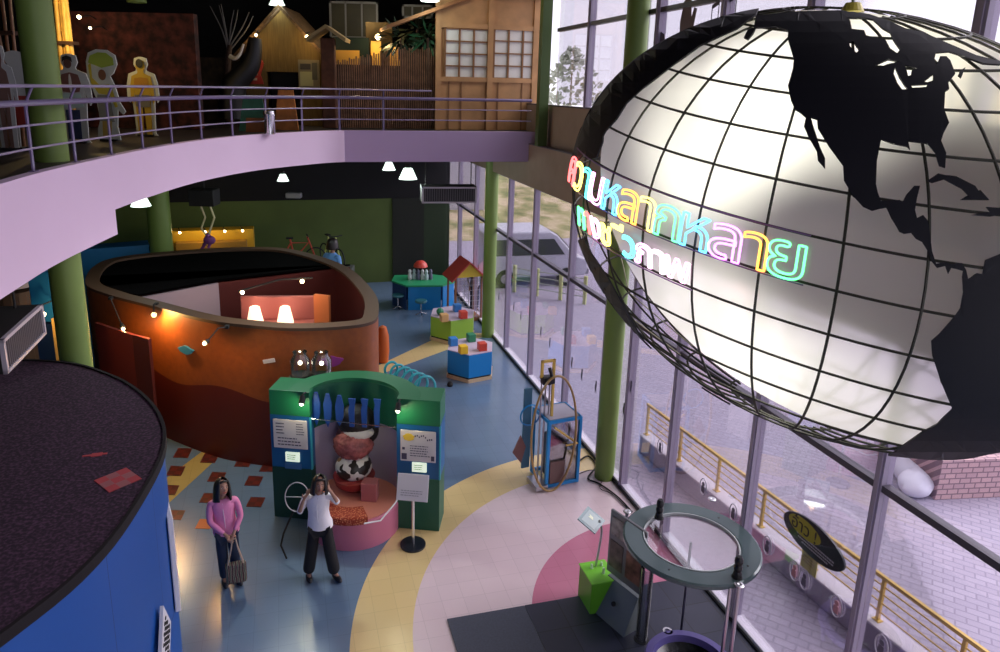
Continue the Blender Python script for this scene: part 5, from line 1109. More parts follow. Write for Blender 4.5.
# ---- distant trees beyond the upper glass
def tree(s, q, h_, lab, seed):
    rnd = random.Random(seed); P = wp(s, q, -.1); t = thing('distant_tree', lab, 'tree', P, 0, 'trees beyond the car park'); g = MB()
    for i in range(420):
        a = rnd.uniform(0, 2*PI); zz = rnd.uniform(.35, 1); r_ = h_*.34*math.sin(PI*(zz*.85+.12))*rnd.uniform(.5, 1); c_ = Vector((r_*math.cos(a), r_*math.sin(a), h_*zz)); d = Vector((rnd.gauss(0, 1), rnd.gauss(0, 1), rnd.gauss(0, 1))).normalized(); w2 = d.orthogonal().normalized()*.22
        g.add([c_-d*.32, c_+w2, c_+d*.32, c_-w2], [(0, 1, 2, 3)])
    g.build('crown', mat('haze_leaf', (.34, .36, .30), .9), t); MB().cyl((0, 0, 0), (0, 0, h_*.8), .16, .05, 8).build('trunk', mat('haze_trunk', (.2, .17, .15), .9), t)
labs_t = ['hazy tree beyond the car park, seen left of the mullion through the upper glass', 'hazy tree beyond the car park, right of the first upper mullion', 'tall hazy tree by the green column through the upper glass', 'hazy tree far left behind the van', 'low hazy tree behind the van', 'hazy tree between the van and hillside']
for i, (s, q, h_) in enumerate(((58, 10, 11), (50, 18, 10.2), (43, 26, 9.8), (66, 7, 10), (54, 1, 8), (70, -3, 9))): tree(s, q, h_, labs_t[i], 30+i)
# ---- stickers and oval sign on the glass
def ongl(x, y, n_=-.012): s, z = onwall(x, y, n_); return wp(s, n_, z)
SK = mat('sticker_grey', (.12, .11, .16), .6); SKP = mat('sticker_pale', (.45, .42, .5), .5)
spots = [(499, 297), (514, 307), (521, 316), (530, 325), (541, 332), (550, 343), (572, 363), (582, 375), (596, 387), (624, 410), (631, 388), (660, 448), (703, 488), (733, 514), (767, 547), (794, 572), (804, 581), (836, 608), (881, 648)]
where = ['by the far column', 'second from the far column', 'third from the far column', 'fourth from the far column', 'above the yellow toy frame', 'just right of the yellow toy frame', 'left of the three near the cage machine', 'middle of the three near the cage machine', 'just left of the near green column', 'low on the glass right of the near column', 'high on the glass right of the near column', 'at the start of the yellow railing', 'above the left of the ring table', 'over the back of the ring table', 'at the right of the ring table', 'with a red patch under the yellow note', 'beside the red patched one', 'below the oval sign', 'lowest at the right']
for i, (x, y) in enumerate(spots):
    k = 1.0 if i < 11 else 1.25
    P = ongl(x, y); t = thing('glass_sticker', 'small %s figure sticker on the glass, %s' % ('dark' if i < 11 else 'pale outlined', where[i]), 'sticker', P, YAW+PI/2, 'figure stickers along the glass')
    m_ = SK if i < 11 else SKP; g = MB()
    if i < 11:
        g.prism(ell(0, .10*k, .028*k, .03*k, 10), 0, .003, axis='y'); g.prism([(-.03*k, .07*k), (.03*k, .07*k), (.045*k, -.02*k), (.02*k, -.13*k), (0, -.04*k), (-.03*k, -.13*k), (-.02*k, -.02*k)], 0, .003, axis='y'); g.build('print', m_, t)
    else:
        g.tube([(.075*math.cos(a), 0, .02+.12*math.sin(a)) for a in [2*PI*j/20 for j in range(20)]], .007, 6, closed=True); g.build('outline', m_, t)
        MB().prism(ell(0, .06, .028, .03, 10), -.002, .003, axis='y').prism([(-.03, .03), (.03, .03), (.035, -.06), (-.035, -.06)], -.002, .003, axis='y').build('print', mat('sticker_red', (.50, .25, .28), .5) if i in (15, 17) else SK, t)
# oval sign with yellow inset
P = ongl(813, 540, .02); a0 = ongl(784, 514, .02); a1 = ongl(842, 568, .02)
t = thing('oval_sign', 'black oval sign with a yellow inset and small white lines on the glass', 'sign', P, YAW+PI/2+PI)
Lo = (a1-a0).length/2
s_a, z_a = onwall(784, 514); s_b, z_b = onwall(842, 568); tl = math.atan2(z_b-z_a, -(s_b-s_a))
th_, tv_ = .5, .28
Mo = Matrix.Rotation(0, 4, 'Y')
g = MB().prism(ell(0, 0, Lo*1.02, .20, 48), -.012, .012, M=Mo, axis='y'); g.build('plate', mat('sign_black', (.010, .010, .02), .3), t)
MB().prism(ell(-Lo*.28, .055, Lo*.55, .105, 36), -.018, -.012, M=Mo, axis='y').build('yellow_inset', mat('inset_yellow', (.55, .50, .04), .4), t)
def text_obj(body, size, mat_, parent, M, name='lettering', depth=.002, outline_=False):
    cu = D.curves.new(name, 'FONT'); cu.body = body; cu.size = size; cu.extrude = depth; cu.align_x = 'CENTER'; cu.align_y = 'CENTER'
    tmp = D.objects.new('tmp_text', cu); COL.objects.link(tmp); bpy.context.view_layer.update()
    me = D.meshes.new_from_object(tmp.evaluated_get(bpy.context.evaluated_depsgraph_get())); D.objects.remove(tmp)
    me.name = name; me.transform(M); me.materials.clear(); me.materials.append(mat_); o = D.objects.new(name, me); COL.objects.link(o); o.parent = parent; return o
FX = Matrix.Rotation(PI/2, 4, 'X')
text_obj('อ้าว !', .20, mat('letter_dark', (.03, .02, .01), .5), t, Matrix.Translation((-Lo*.28, -.021, .05)) @ FX)
for i, (w_, z) in enumerate(((.62, -.055), (.56, -.09), (.42, -.125))):
    g = MB(); rnd = random.Random(i); x = -Lo*w_+.05
    while x < Lo*w_+.05: w2 = rnd.uniform(.01, .03); g.box(x, x+w2, -.015, -.012, z, z+.016); x += w2+.008
    o = g.build('small_print', mat('letter_pale', (.55, .55, .6), .5), t); o['kind'] = 'stuff'
P = ongl(809, 563, .03); t = thing('yellow_note', 'small yellow notice below the oval sign on the glass', 'notice', P, YAW+PI/2+PI)
MB().box(-.12, .12, -.004, .004, -.11, .11).build('paper', mat('note_yellow', (.80, .72, .08), .5), t); g = MB(); text_lines(g, -.09, .09, -.03, .07, -.006, 3, 17); g.build('print', mat('note_ink', (.35, .25, .05), .5), t)
# figures and note signs on the upper glass
P = ongl(673, 40); t = thing('hat_sticker', 'dark hat and head decal low on the upper glass by the globe', 'sticker', ongl(660, 46), YAW+PI/2+PI)
MB().prism([(-.2, 0), (.2, 0), (.12, .05), (.10, .16), (0, .2), (-.1, .16), (-.12, .05)], 0, .004, axis='y').build('hat', SK, t)
t = thing('hand_sticker', 'brown raised hand shaped decal on the upper glass', 'sticker', ongl(686, 24), YAW+PI/2+PI)
MB().prism([(-.14, -.3), (.14, -.3), (.2, 0), (.24, .18), (.17, .2), (.12, .08), (.08, .32), (-.02, .36), (-.1, .3), (-.16, .05)], 0, .004, axis='y').build('hand', mat('hand_brown', (.18, .12, .12), .6), t)
for (x, y, lab) in ((713, 17, 'music note decal on the upper glass left of the mullion'), (730, 11, 'music note decal on the upper glass right of the mullion')):
    t = thing('note_sticker', lab, 'sticker', ongl(x, y), YAW+PI/2+PI, 'music note decals')
    MB().prism(ell(-.08, -.12, .05, .035, 10), 0, .004, axis='y').prism(ell(.07, -.09, .05, .035, 10), 0, .004, axis='y').prism([(-.045, -.12), (-.03, -.12), (-.03, .1), (.10, .14), (.10, -.09), (.115, -.09), (.115, .2), (-.045, .15)], 0, .004, axis='y').build('note', SK, t)
pn = wp(onwall(756, 5)[0], .3, 0); o = MB().box(-.14, .14, -.01, .01, 0, 2.6).build('pink_banner', mat('banner_pink', (.85, .45, .55), .7)); o.location = wp(onwall(754, 5)[0], -.1, 7.9); o.rotation_euler = (0, 0, YAW+PI/2); tag(o, 'narrow pink banner hanging in the upper window above the globe', 'banner')

A = atY(447, 300, 36); Bq = atY(482, 300, 36); t = thing('far_building', 'pale plain building wall seen through the far end of the glass', 'building', (A.x, 36, -.1), .1)
MB().box(0, Bq.x-A.x, 0, 3, 0, 9).build('wall', mat('building_pale', (.62, .60, .68), .8), t); MB().box(-.05, Bq.x-A.x+.05, -.05, 3.05, 9, 9.2).build('parapet', mat('parapet_grey', (.4, .38, .42), .8), t)
# ================================================================ THE GLOBE
Gd, tG = Vector((.483, .9874, -.1716)), 5.4
GC = EYE+Gd*tG
Bm_ = Matrix(((0.309643, -0.032662, 0.009080), (-0.171409, 0.242174, 0.007342), (-0.021271, 0.059279, 0.287115)))*tG
Bi = Bm_.inverted()
def gs(la, lo, k=1.0):
    la, lo = math.radians(la), math.radians(lo)
    return (Bm_ @ Vector((math.cos(la)*math.cos(lo), math.cos(la)*math.sin(lo), math.sin(la))))*k      # relative to the globe's centre
def gpix(x, y, k=1.0):
    d = Bi @ ray(x, y); o = Bi @ (EYE-GC); dd = d.dot(d); b = o.dot(d)/dd; c = (o.dot(o)-k*k)/dd; disc = b*b-c
    u = o+d*(-b-math.sqrt(disc)) if disc > 0 else (o-d*b).normalized()*k
    return Bm_ @ u
t = thing('world_globe', 'huge hanging wire globe with frosted panels and black continents, in front of the glass', 'globe', GC)
GI = mat('globe_iron', (.035, .035, .022), .45, .3)
for i in range(-7, 8):
    la = 11.25*i; MB().tube([gs(la, lo*5) for lo in range(72)], .0095, 6, closed=True).build('parallel_ring', GI, t, smooth=True)
for k in range(27):
    lo = -105+k*360/27; MB().tube([gs(la*5-80, lo) for la in range(33)], .0095, 6).build('meridian_rib', GI, t, smooth=True)
# frosted panels, fitted just inside the bars on the cap that faces the hall
m = D.materials.new('frosted_panel'); m.use_nodes = True; n = m.node_tree; n.nodes.clear(); MATS['frosted_panel'] = m
o_ = node(n, 'ShaderNodeOutputMaterial'); tr = node(n, 'ShaderNodeBsdfTranslucent'); tr.inputs[0].default_value = (.95, .95, .88, 1); rf = node(n, 'ShaderNodeBsdfRefraction'); rf.inputs['Color'].default_value = (.97, .97, .90, 1); rf.inputs['Roughness'].default_value = .38; rf.inputs['IOR'].default_value = 1.10
gl = node(n, 'ShaderNodeBsdfGlossy'); gl.inputs['Roughness'].default_value = .3; x1 = node(n, 'ShaderNodeMixShader'); x2 = node(n, 'ShaderNodeMixShader'); x1.inputs[0].default_value = .5; x2.inputs[0].default_value = .06
n.links.new(tr.outputs[0], x1.inputs[1]); n.links.new(rf.outputs[0], x1.inputs[2]); n.links.new(x1.outputs[0], x2.inputs[1]); n.links.new(gl.outputs[0], x2.inputs[2]); n.links.new(x2.outputs[0], o_.inputs[0])
fro = m
bm = bmesh.new(); vv = {}
for j in range(-38, 39):
    for i in range(0, 90): vv[j, i] = bm.verts.new(gs(j*2.25, i*4, .985))
for j in range(-38, 38):
    for i in range(90): bm.faces.new((vv[j, i], vv[j, (i+1) % 90], vv[j+1, (i+1) % 90], vv[j+1, i]))
a, b_, c = gpix(598, 150), gpix(642, 292), gpix(850, 437); nrm = (b_-a).cross(c-a).normalized()
if nrm.dot(EYE-GC) < 0: nrm = -nrm
bmesh.ops.bisect_plane(bm, geom=bm.verts[:]+bm.edges[:]+bm.faces[:], plane_co=a, plane_no=nrm, clear_inner=True)
me = D.meshes.new('frosted_panels'); 
for f_ in bm.faces: f_.smooth = True
bm.to_mesh(me); bm.free(); me.materials.append(fro); o = D.objects.new('frosted_panels', me); COL.objects.link(o); o.parent = t
o['label'] = 'pale frosted panels'
BC = mat('continent_black', (.010, .010, .016), .6)
def land(pts, name='continent', holes=(), k=1.012, step=11):
    bm = bmesh.new(); es = []
    for loop in [pts]+list(holes):
        vs = [bm.verts.new((x, y, 0)) for x, y in loop]; es += [bm.edges.new((vs[i], vs[(i+1) % len(vs)])) for i in range(len(vs))]
    bmesh.ops.triangle_fill(bm, edges=es, use_beauty=True)
    xs = [p[0] for p in pts]; ys = [p[1] for p in pts]
    x = min(xs)+step
    while x < max(xs): bmesh.ops.bisect_plane(bm, geom=bm.verts[:]+bm.edges[:]+bm.faces[:], plane_co=(x, 0, 0), plane_no=(1, 0, 0)); x += step
    y = min(ys)+step
    while y < max(ys): bmesh.ops.bisect_plane(bm, geom=bm.verts[:]+bm.edges[:]+bm.faces[:], plane_co=(0, y, 0), plane_no=(0, 1, 0)); y += step
    for v in bm.verts: v.co = gpix(v.co.x, v.co.y, k)
    bmesh.ops.recalc_face_normals(bm, faces=bm.faces[:]); me = D.meshes.new(name); bm.to_mesh(me); bm.free(); me.materials.append(BC)
    o = D.objects.new(name, me); COL.objects.link(o); o.parent = t; s = o.modifiers.new('sol', 'SOLIDIFY'); s.thickness = .014; s.offset = 0; return o
NA = [(756, 16), (754, 28), (767, 28), (777, 27), (788, 31), (788, 40), (791, 50), (794, 60), (793, 69), (790, 80), (788, 86), (791, 101), (795, 110), (800, 113), (806, 118), (804, 127), (809, 138), (817, 152), (818, 161), (825, 169), (825, 158), (820, 147), (815, 132), (811, 118), (817, 120), (818, 129), (829, 147), (843, 166), (844, 181), (853, 196), (863, 207), (872, 211), (886, 207), (891, 218), (899, 231), (904, 234), (911, 233), (916, 239), (922, 242), (927, 250), (932, 262), (937, 268), (945, 266), (948, 274), (951, 268), (956, 269), (963, 271), (962, 277), (963, 292), (960, 308), (954, 317), (939, 334), (931, 341), (932, 355), (941, 382), (952, 408), (937, 424), (922, 432), (895, 451), (888, 455), (918, 458), (945, 461), (973, 457), (1000, 451), (1030, 440), (1075, 400), (1095, 330), (1060, 275), (1000, 254), (985, 260), (982, 275), (977, 273), (968, 279), (966, 270), (962, 263), (958, 263), (952, 265), (946, 262), (936, 264), (932, 251), (930, 234), (928, 221), (923, 215), (917, 218), (915, 210), (917, 198), (920, 186), (914, 186), (906, 195), (902, 203), (900, 200), (881, 201), (878, 193), (876, 184), (877, 160), (881, 140), (892, 144), (907, 147), (910, 150), (908, 141), (920, 143), (927, 144), (935, 153), (939, 166), (945, 168), (946, 153), (941, 141), (944, 132), (949, 123), (944, 110), (945, 92), (949, 89), (948, 83), (955, 74), (950, 61), (946, 57), (940, 57), (936, 66), (934, 60), (936, 53), (949, 52), (962, 56), (983, 64), (1000, 65), (1000, 62), (976, 56), (950, 45), (923, 33), (905, 29), (890, 22), (869, 15), (840, 11), (800, 12)]
H1 = [(848, 18), (860, 17.5), (873, 20), (883, 29), (890, 33), (893, 40), (900, 50), (897, 54), (890, 49), (885, 40), (875, 38.5), (866, 36), (864, 31), (851, 29.5)]
H2 = [(874, 66), (888, 60), (901, 62), (888, 64.5), (879, 68)]
H3 = [(895, 68), (899, 77), (904.5, 86), (908, 90), (902, 90), (897, 83), (893.5, 74)]
H4 = [(911, 85.5), (927, 84.7), (926, 87.5), (912, 88.4)]
H5 = [(904, 65.4), (917, 69), (911.5, 71), (911, 75.5), (908, 77), (906, 69)]
H6 = [(923.5, 82), (933, 74.6), (933, 81), (927, 83)]
H7 = [(849, 43), (853, 41.5), (859, 50.5), (856.5, 53.5), (850, 47)]
land(NA, 'continent', (H1, H2, H3, H4, H5, H6, H7))['label'] = 'black double continent'
land([(927, 181), (938, 174), (956, 176.5), (975, 186), (981, 195), (972, 199.5), (962, 189), (944, 179.5), (932, 183)], 'island')
land([(960, 200), (971, 194), (980, 190), (989, 200), (973, 200)], 'island')
land([(971, 215), (990, 212), (986, 207), (1000, 208), (1006, 214), (990, 216.5)], 'island')
land([(958, 75.5), (960, 71), (965, 68), (961, 78)], 'island')
land([(756, 15), (737, 29), (717, 38), (700, 46), (685, 57), (672, 66), (657, 78), (641, 90), (627, 103), (617, 119), (606, 131), (598, 146), (587, 150), (579, 160), (568, 165), (580, 105), (605, 80), (640, 52), (683, 30), (726, 14), (758, 6)], 'continent')
land([(587, 160), (585, 140), (596, 136), (604, 128), (603, 142), (597, 158)], 'continent')
land([(690, 46), (700, 41), (712, 38), (706, 43), (696, 47), (690, 52), (680, 57)], 'island')
land([(744, 38), (748, 30), (756, 28), (753, 34), (748, 40)], 'island')
land([(578, 240), (584, 257), (585, 273), (598, 295), (614, 319), (628, 336), (645, 352), (650, 350), (638, 332), (627, 312), (609, 279), (592, 254), (584, 238)], 'continent')
land([(700, 390), (716, 396), (730, 405), (722, 402), (708, 397)], 'island')
tp_ = gs(88, 0); MB().cyl(tp_-Vector((0, 0, .05)), (tp_.x, tp_.y, 10.6-GC.z), .015, n=8).build('hanging_cable', ST, t)
MB().cyl(tp_-Vector((0, 0, .02)), tp_+Vector((0, 0, .04)), .08, .05, 16).build('top_cap', mat('cap_yellow', (.6, .5, .08), .4), t)
# radial braces at the open lower side, seen through the bars
for k in range(0, 27, 2):
    lo = -105+k*360/27
    if gs(-45, lo+8).dot(EYE-GC) > 0: continue
    MB().tube([gs(-66, lo), gs(-45, lo+13), gs(-28, lo)], .006, 5).build('brace', mat('brace_pale', (.35, .34, .22), .4, .3), t)
vw = (EYE-GC); vw.z = 0; vw.normalize()
for nm_, dx_, dz_, pw_ in (('globe_fill_upper', -.1, 1.7, 130), ('globe_fill_upper', -1.4, 1.55, 120), ('globe_fill_lower', .1, -1.5, 105), ('globe_fill_lower', -1.0, -1.5, 75), ('globe_fill_upper', 1.3, 1.7, 70)):
    lamp(nm_, GC-vw*.35+Vector((dx_*.15, 0, -.2 if dz_ > 0 else .05)), pw_, (1, .97, .87), 'SPOT', aim=GC+vw*.9+Vector((dx_, 0, dz_)), size=.2, spot=66, blend=.7)  # unseen spots added inside to brighten the panels above and below the band
# ---- neon lettering around the globe
def glyph_paths(ch, size):
    cu = D.curves.new('g', 'FONT'); cu.body = ch; cu.size = size; cu.offset = .012
    tmp = D.objects.new('tmp_text', cu); COL.objects.link(tmp); bpy.context.view_layer.update()
    dg = bpy.context.evaluated_depsgraph_get(); c = tmp.evaluated_get(dg).to_curve(dg); paths = []
    for s in c.splines:
        bp = s.bezier_points; pts = []
        for i in range(len(bp)):
            a, d = bp[i], bp[(i+1) % len(bp)]
            for j in range(4):
                u = j/4; pts.append(a.co*(1-u)**3+a.handle_right*3*u*(1-u)**2+d.handle_left*3*u*u*(1-u)+d.co*u**3)
        pp = [pts[0]]
        for p in pts[1:]:
            if (p-pp[-1]).length > size*.022: pp.append(p)
        if len(pp) > 2: paths.append(pp)
    D.objects.remove(tmp); return paths
NEON = {'green': (.10, 1, .25), 'orange': (1, .38, .06), 'violet': (.85, .22, 1), 'blue': (.10, .55, 1), 'yellow': (1, .85, .15), 'red': (1, .12, .12), 'pink': (1, .45, .85), 'cyan': (.1, .95, .95), 'white': (1, .75, .9)}
def neon_row(text, cols, lo_right, per, la_mid, scale, name, label, kk=1.035):
    e = thing(name, label, 'neon sign', GC); lo = lo_right
    for ch, cname in list(zip(text, cols))[::-1]:
        ps = glyph_paths(ch, 1.0)
        if not ps: lo -= per*.5; continue
        xs = [p.x for q_ in ps for p in q_]; w_ = max(xs)-min(xs); adv = max(w_*scale*1.12, per*.35); g = MB()
        for q_ in ps: g.tube([gs(la_mid+(p.y-.30)*scale*1.15, lo-adv+(p.x-min(xs))*scale*1.05, kk) for p in q_], .0085, 6, closed=True)
        g.build('letter', emat('neon_'+cname, NEON[cname], 3.2), e, smooth=True)
        # inner tube in the same letter, a little behind
        lo -= adv
    for la in (la_mid-5.2, la_mid+6.4) if scale > 10 else (la_mid-4.6,):
        MB().tube([gs(la, lo_right-(lo_right-lo)*i/40, kk-.01) for i in range(41)], .006, 6).build('support_rail', mat('neon_rail', (.25, .12, .30), .3), e)  # added rods, their violet colour stands for neon reflections along the band edges
    return e
T1 = 'ความหลากหลาย'; C1 = ['red', 'yellow', 'cyan', 'pink', 'blue', 'orange', 'yellow', 'green', 'blue', 'violet', 'orange', 'green']
neon_row(T1, C1, -110.5, 7.4, 5.0, 13.0, 'neon_sign', 'upper row of rainbow neon letters bent around the globe')
T2 = 'ทางชีวภาพ'; C2 = ['green', 'red', 'white', 'pink', 'pink', 'cyan', 'green', 'pink', 'blue', 'violet']
neon_row(T2, ['green', 'red', 'pink', 'yellow', 'yellow', 'cyan', 'pink', 'white', 'pink'], -131.0, 6, -6.5, 9.0, 'neon_sign', 'lower smaller row of neon letters at the left of the globe')
for x, y, c_, p_ in ((575, 190, (1, .5, .4), 8), (640, 205, (.9, .4, 1), 6), (720, 235, (.6, .5, 1), 6), (785, 250, (.2, 1, .4), 5)):
    pass
# ================================================================ PEOPLE
def skin_mesh(name, joints, links, mat_, parent, sub=2, smooth_=True):
    me = D.meshes.new(name); names = list(joints); idx = {k: i for i, k in enumerate(names)}
    me.from_pydata([joints[k][0] for k in names], [(idx[a], idx[b]) for a, b in links], []); me.update()
    o = D.objects.new(name, me); COL.objects.link(o)
    md = o.modifiers.new('skin', 'SKIN'); md.use_smooth_shade = True
    for i, k in enumerate(names):
        r_ = joints[k][1]; r_ = (r_, r_) if not isinstance(r_, tuple) else r_
        me.skin_vertices[0].data[i].radius = r_; me.skin_vertices[0].data[i].use_root = (i == 0)
    sb = o.modifiers.new('sub', 'SUBSURF'); sb.levels = sub; sb.render_levels = sub
    bpy.context.view_layer.update(); dg = bpy.context.evaluated_depsgraph_get()
    m2 = D.meshes.new_from_object(o.evaluated_get(dg)); m2.name = name; D.objects.remove(o)
    m2.materials.clear(); m2.materials.append(mat_)
    for p in m2.polygons: p.use_smooth = True
    o2 = D.objects.new(name, m2); COL.objects.link(o2); o2.parent = parent; return o2
SKINM = mat('skin', (.42, .22, .15), .55); HAIR = mat('hair_black', (.012, .008, .008), .4)
def person(P, rz, label, J, top, bottom, shoe, head_tilt, hair_len, neck_open=True, sc=1.0):
    """J: joint positions in metres, person faces -y"""
    t = thing('person', label, 'person', P, rz); t.scale = (sc, sc, sc)
    V = Vector; g = lambda k: V(J[k])
    jt = {'pelvis': (g('pelvis'), (.125, .09)), 'waist': (g('waist'), (.105, .075)), 'chest': (g('chest'), (.125, .085)), 'neckb': (g('neck'), (.045, .045)), 'headb': (g('head')-V((0, 0, .09)), (.042, .045))}
    L = [('pelvis', 'waist'), ('waist', 'chest'), ('chest', 'neckb'), ('neckb', 'headb')]
    for s in 'lr':
        sh, el, wr, hd = g('sh'+s), g('el'+s), g('wr'+s), g('hd'+s)
        jt['sh'+s] = (sh, .046); jt['el'+s] = (el, .034); jt['wr'+s] = (wr, (.024, .020)); jt['pm'+s] = (wr.lerp(hd, .55), (.036, .017)); jt['pk'+s] = (hd, (.036, .013))
        L += [('chest', 'sh'+s), ('sh'+s, 'el'+s), ('el'+s, 'wr'+s), ('wr'+s, 'pm'+s), ('pm'+s, 'pk'+s)]
        d = (hd-wr).normalized(); side = d.cross(V((0, 1, 0))); side = side.normalized() if side.length > .1 else V((1, 0, 0)); nr = side.cross(d).normalized()
        ln = [.060, .072, .066, .050]
        for f_ in range(4):
            o0 = hd+side*(-.027+.018*f_); c1 = o0+d*ln[f_]*.55+nr*.006; c2 = o0+d*ln[f_]*.9+nr*(.022+.003*f_)
            jt['f%d%s' % (f_, s)] = (c1, .0085); jt['g%d%s' % (f_, s)] = (c2, .0075); L += [('pk'+s, 'f%d%s' % (f_, s)), ('f%d%s' % (f_, s), 'g%d%s' % (f_, s))]
        th = wr.lerp(hd, .4)+side*.038; jt['t1'+s] = (th, .011); jt['t2'+s] = (th+side*.015+d*.035+nr*.01, .009); L += [('pm'+s, 't1'+s), ('t1'+s, 't2'+s)]
        jt['hp'+s] = (g('hp'+s), .08); jt['kn'+s] = (g('kn'+s), .052); jt['an'+s] = (g('an'+s), .035); jt['to'+s] = (g('to'+s), .03)
        L += [('pelvis', 'hp'+s), ('hp'+s, 'kn'+s), ('kn'+s, 'an'+s), ('an'+s, 'to'+s)]
    body = skin_mesh('body', jt, L, SKINM, t, 1)
    # shirt
    js = {'waist': (g('waist'), (.125, .095)), 'hem': (g('pelvis')+V((0, 0, -.02)), (.145, .108)), 'chest': (g('chest'), (.138, .098)), 'yoke': (g('neck')-V((0, 0, .055)), (.085, .06))}
    Ls = [('waist', 'hem'), ('waist', 'chest'), ('chest', 'yoke')]
    for s in 'lr':
        sl = top[1]; el, wr = g('el'+s), g('wr'+s)
        js['sh'+s] = (g('sh'+s), .056); js['el'+s] = (el, .043); Ls += [('chest', 'sh'+s), ('sh'+s, 'el'+s)]
        if sl > 0: js['cf'+s] = (el.lerp(wr, sl), .036); Ls += [('el'+s, 'cf'+s)]
    sh_o = skin_mesh('shirt', js, Ls, top[0], t, 2)
    def loft(rings, nm_, mt_):
        g3 = MB(); N3 = 28; vs = []; fs = []
        for c3, rx, ry in rings: vs += [c3+V((rx*math.cos(2*PI*i/N3), ry*math.sin(2*PI*i/N3)*(1+.0*i), .004*math.sin(5*2*PI*i/N3))) for i in range(N3)]
        for j in range(len(rings)-1): fs += [(j*N3+i, j*N3+(i+1) % N3, (j+1)*N3+(i+1) % N3, (j+1)*N3+i) for i in range(N3)]
        return g3.add(vs, fs)
    pv = g('pelvis'); wa = g('waist'); ch_ = g('chest'); nk = g('neck')
    lf = loft([(pv+V((0, 0, -.03)), .175, .135), (pv+V((0, 0, .04)), .170, .130), (pv.lerp(wa, .6), .152, .118), (wa.lerp(ch_, .3), .140, .108), (ch_, .158, .115), (ch_.lerp(nk, .45), .162, .100), (ch_.lerp(nk, .75), .115, .075), (nk+V((0, 0, -.01)), .058, .056)], 'x', None)
    mm = sh_o.data; bmx = bmesh.new(); bmx.from_mesh(mm); vv3 = [bmx.verts.new(v) for v in lf.v]
    for q3 in lf.f: fc = bmx.faces.new([vv3[i] for i in q3]); fc.smooth = True
    bmx.to_mesh(mm); bmx.free()
    g2 = MB().tube([g('neck')+V((.055*math.cos(a), -.01+.05*math.sin(a), -.035+.015*math.sin(a))) for a in [2*PI*i/16 for i in range(16)]], .014, 6, closed=True); g2.build('collar', top[2], t, smooth=True)
    MB().tube([g('neck')+V((0, -.075, -.06)), g('chest')+V((0, -.115, 0)), g('waist')+V((0, -.112, 0)), g('pelvis')+V((0, -.118, 0))], .006, 6).build('placket', top[2], t)
    jb = {'pelvis': (g('pelvis')-V((0, 0, .03)), (.135, .10))}; Lb = []
    for s in 'lr':
        jb['hp'+s] = (g('hp'+s), (.092, .09)); jb['kn'+s] = (g('kn'+s), bottom[1]); jb['an'+s] = (g('an'+s)+V((0, 0, -.005)), bottom[2]); Lb += [('pelvis', 'hp'+s), ('hp'+s, 'kn'+s), ('kn'+s, 'an'+s)]
    tr_o = skin_mesh('trousers', jb, Lb, bottom[0], t, 2)
    lf = loft([(pv+V((0, 0, -.13)), .125, .085), (pv+V((0, 0, -.08)), .160, .115), (pv, .158, .118), (pv+V((0, 0, .07)), .140, .105)], 'x', None)
    mm = tr_o.data; bmx = bmesh.new(); bmx.from_mesh(mm); vv3 = [bmx.verts.new(v) for v in lf.v]
    for q3 in lf.f: fc = bmx.faces.new([vv3[i] for i in q3]); fc.smooth = True
    bmx.to_mesh(mm); bmx.free()
    for s in 'lr':
        a, b2 = g('an'+s), g('to'+s); d = (b2-a); d.z = 0; d.normalize(); yaw_ = math.atan2(d.y, d.x)
        Ms = Matrix.Translation((a.x, a.y, 0)) @ Matrix.Rotation(yaw_, 4, 'Z')
        m_ = MB().sph((.055, 0, .04), (.125, .045, .045), 18, 10, Ms); m_.v = [V((v.x, v.y, max(0.0, v.z))) for v in m_.v]; m_.build('shoe', shoe, t, smooth=True)
    # head: one surface with brow, nose, chin and ears
    Hc = g('head'); Mh_ = Matrix.Translation(Hc) @ head_tilt.to_matrix().to_4x4()
    hd_ = MB().sph((0, 0, 0), (.076, .092, .110), 36, 26)
    for k, v in enumerate(hd_.v):
        x, y, z = v
        if z < 0: f_ = 1+z*2.2; x *= max(.55, f_); y = y*max(.8, 1+z*1.2)-(.012 if y < 0 else 0)*min(1, -z*12)
        fr_ = max(0, -y/.09)
        y -= .024*math.exp(-((x/.012)**2)-((z+.018)/.022)**2)*fr_
        y += .010*fr_*(math.exp(-(((x-.030)/.016)**2)-((z-.008)/.012)**2)+math.exp(-(((x+.030)/.016)**2)-((z-.008)/.012)**2))
        y -= .006*fr_*math.exp(-((x/.024)**2)-((z+.055)/.010)**2)
        hd_.v[k] = V((x, y, z))
    hd_.sph((.076, .01, -.005), (.010, .020, .030), 10, 8).sph((-.076, .01, -.005), (.010, .020, .030), 10, 8)
    hd_.v = [Mh_ @ v for v in hd_.v]; head = hd_.build('head', SKINM, t, smooth=True, ang=80)
    for sx in (-.030, .030):
        MB().sph((sx, -.078, .008), (.013, .006, .006), 12, 8, Mh_).build('eye', mat('eye_white', (.6, .55, .52), .3), head); MB().sph((sx, -.083, .008), (.006, .003, .006), 10, 6, Mh_).build('iris', HAIR, head); MB().tube([(sx-.017, -.087, .027), (sx, -.090, .031), (sx+.017, -.086, .026)], .003, 5, M=Mh_).build('eyebrow', HAIR, head)
    MB().tube([(-.022, -.083, -.056), (0, -.092, -.053), (.022, -.083, -.056)], .0065, 6, M=Mh_).build('mouth', mat('lips', (.35, .06, .05), .4), head)
    hr = MB(); N_, K_ = 30, 22; vs = []; 
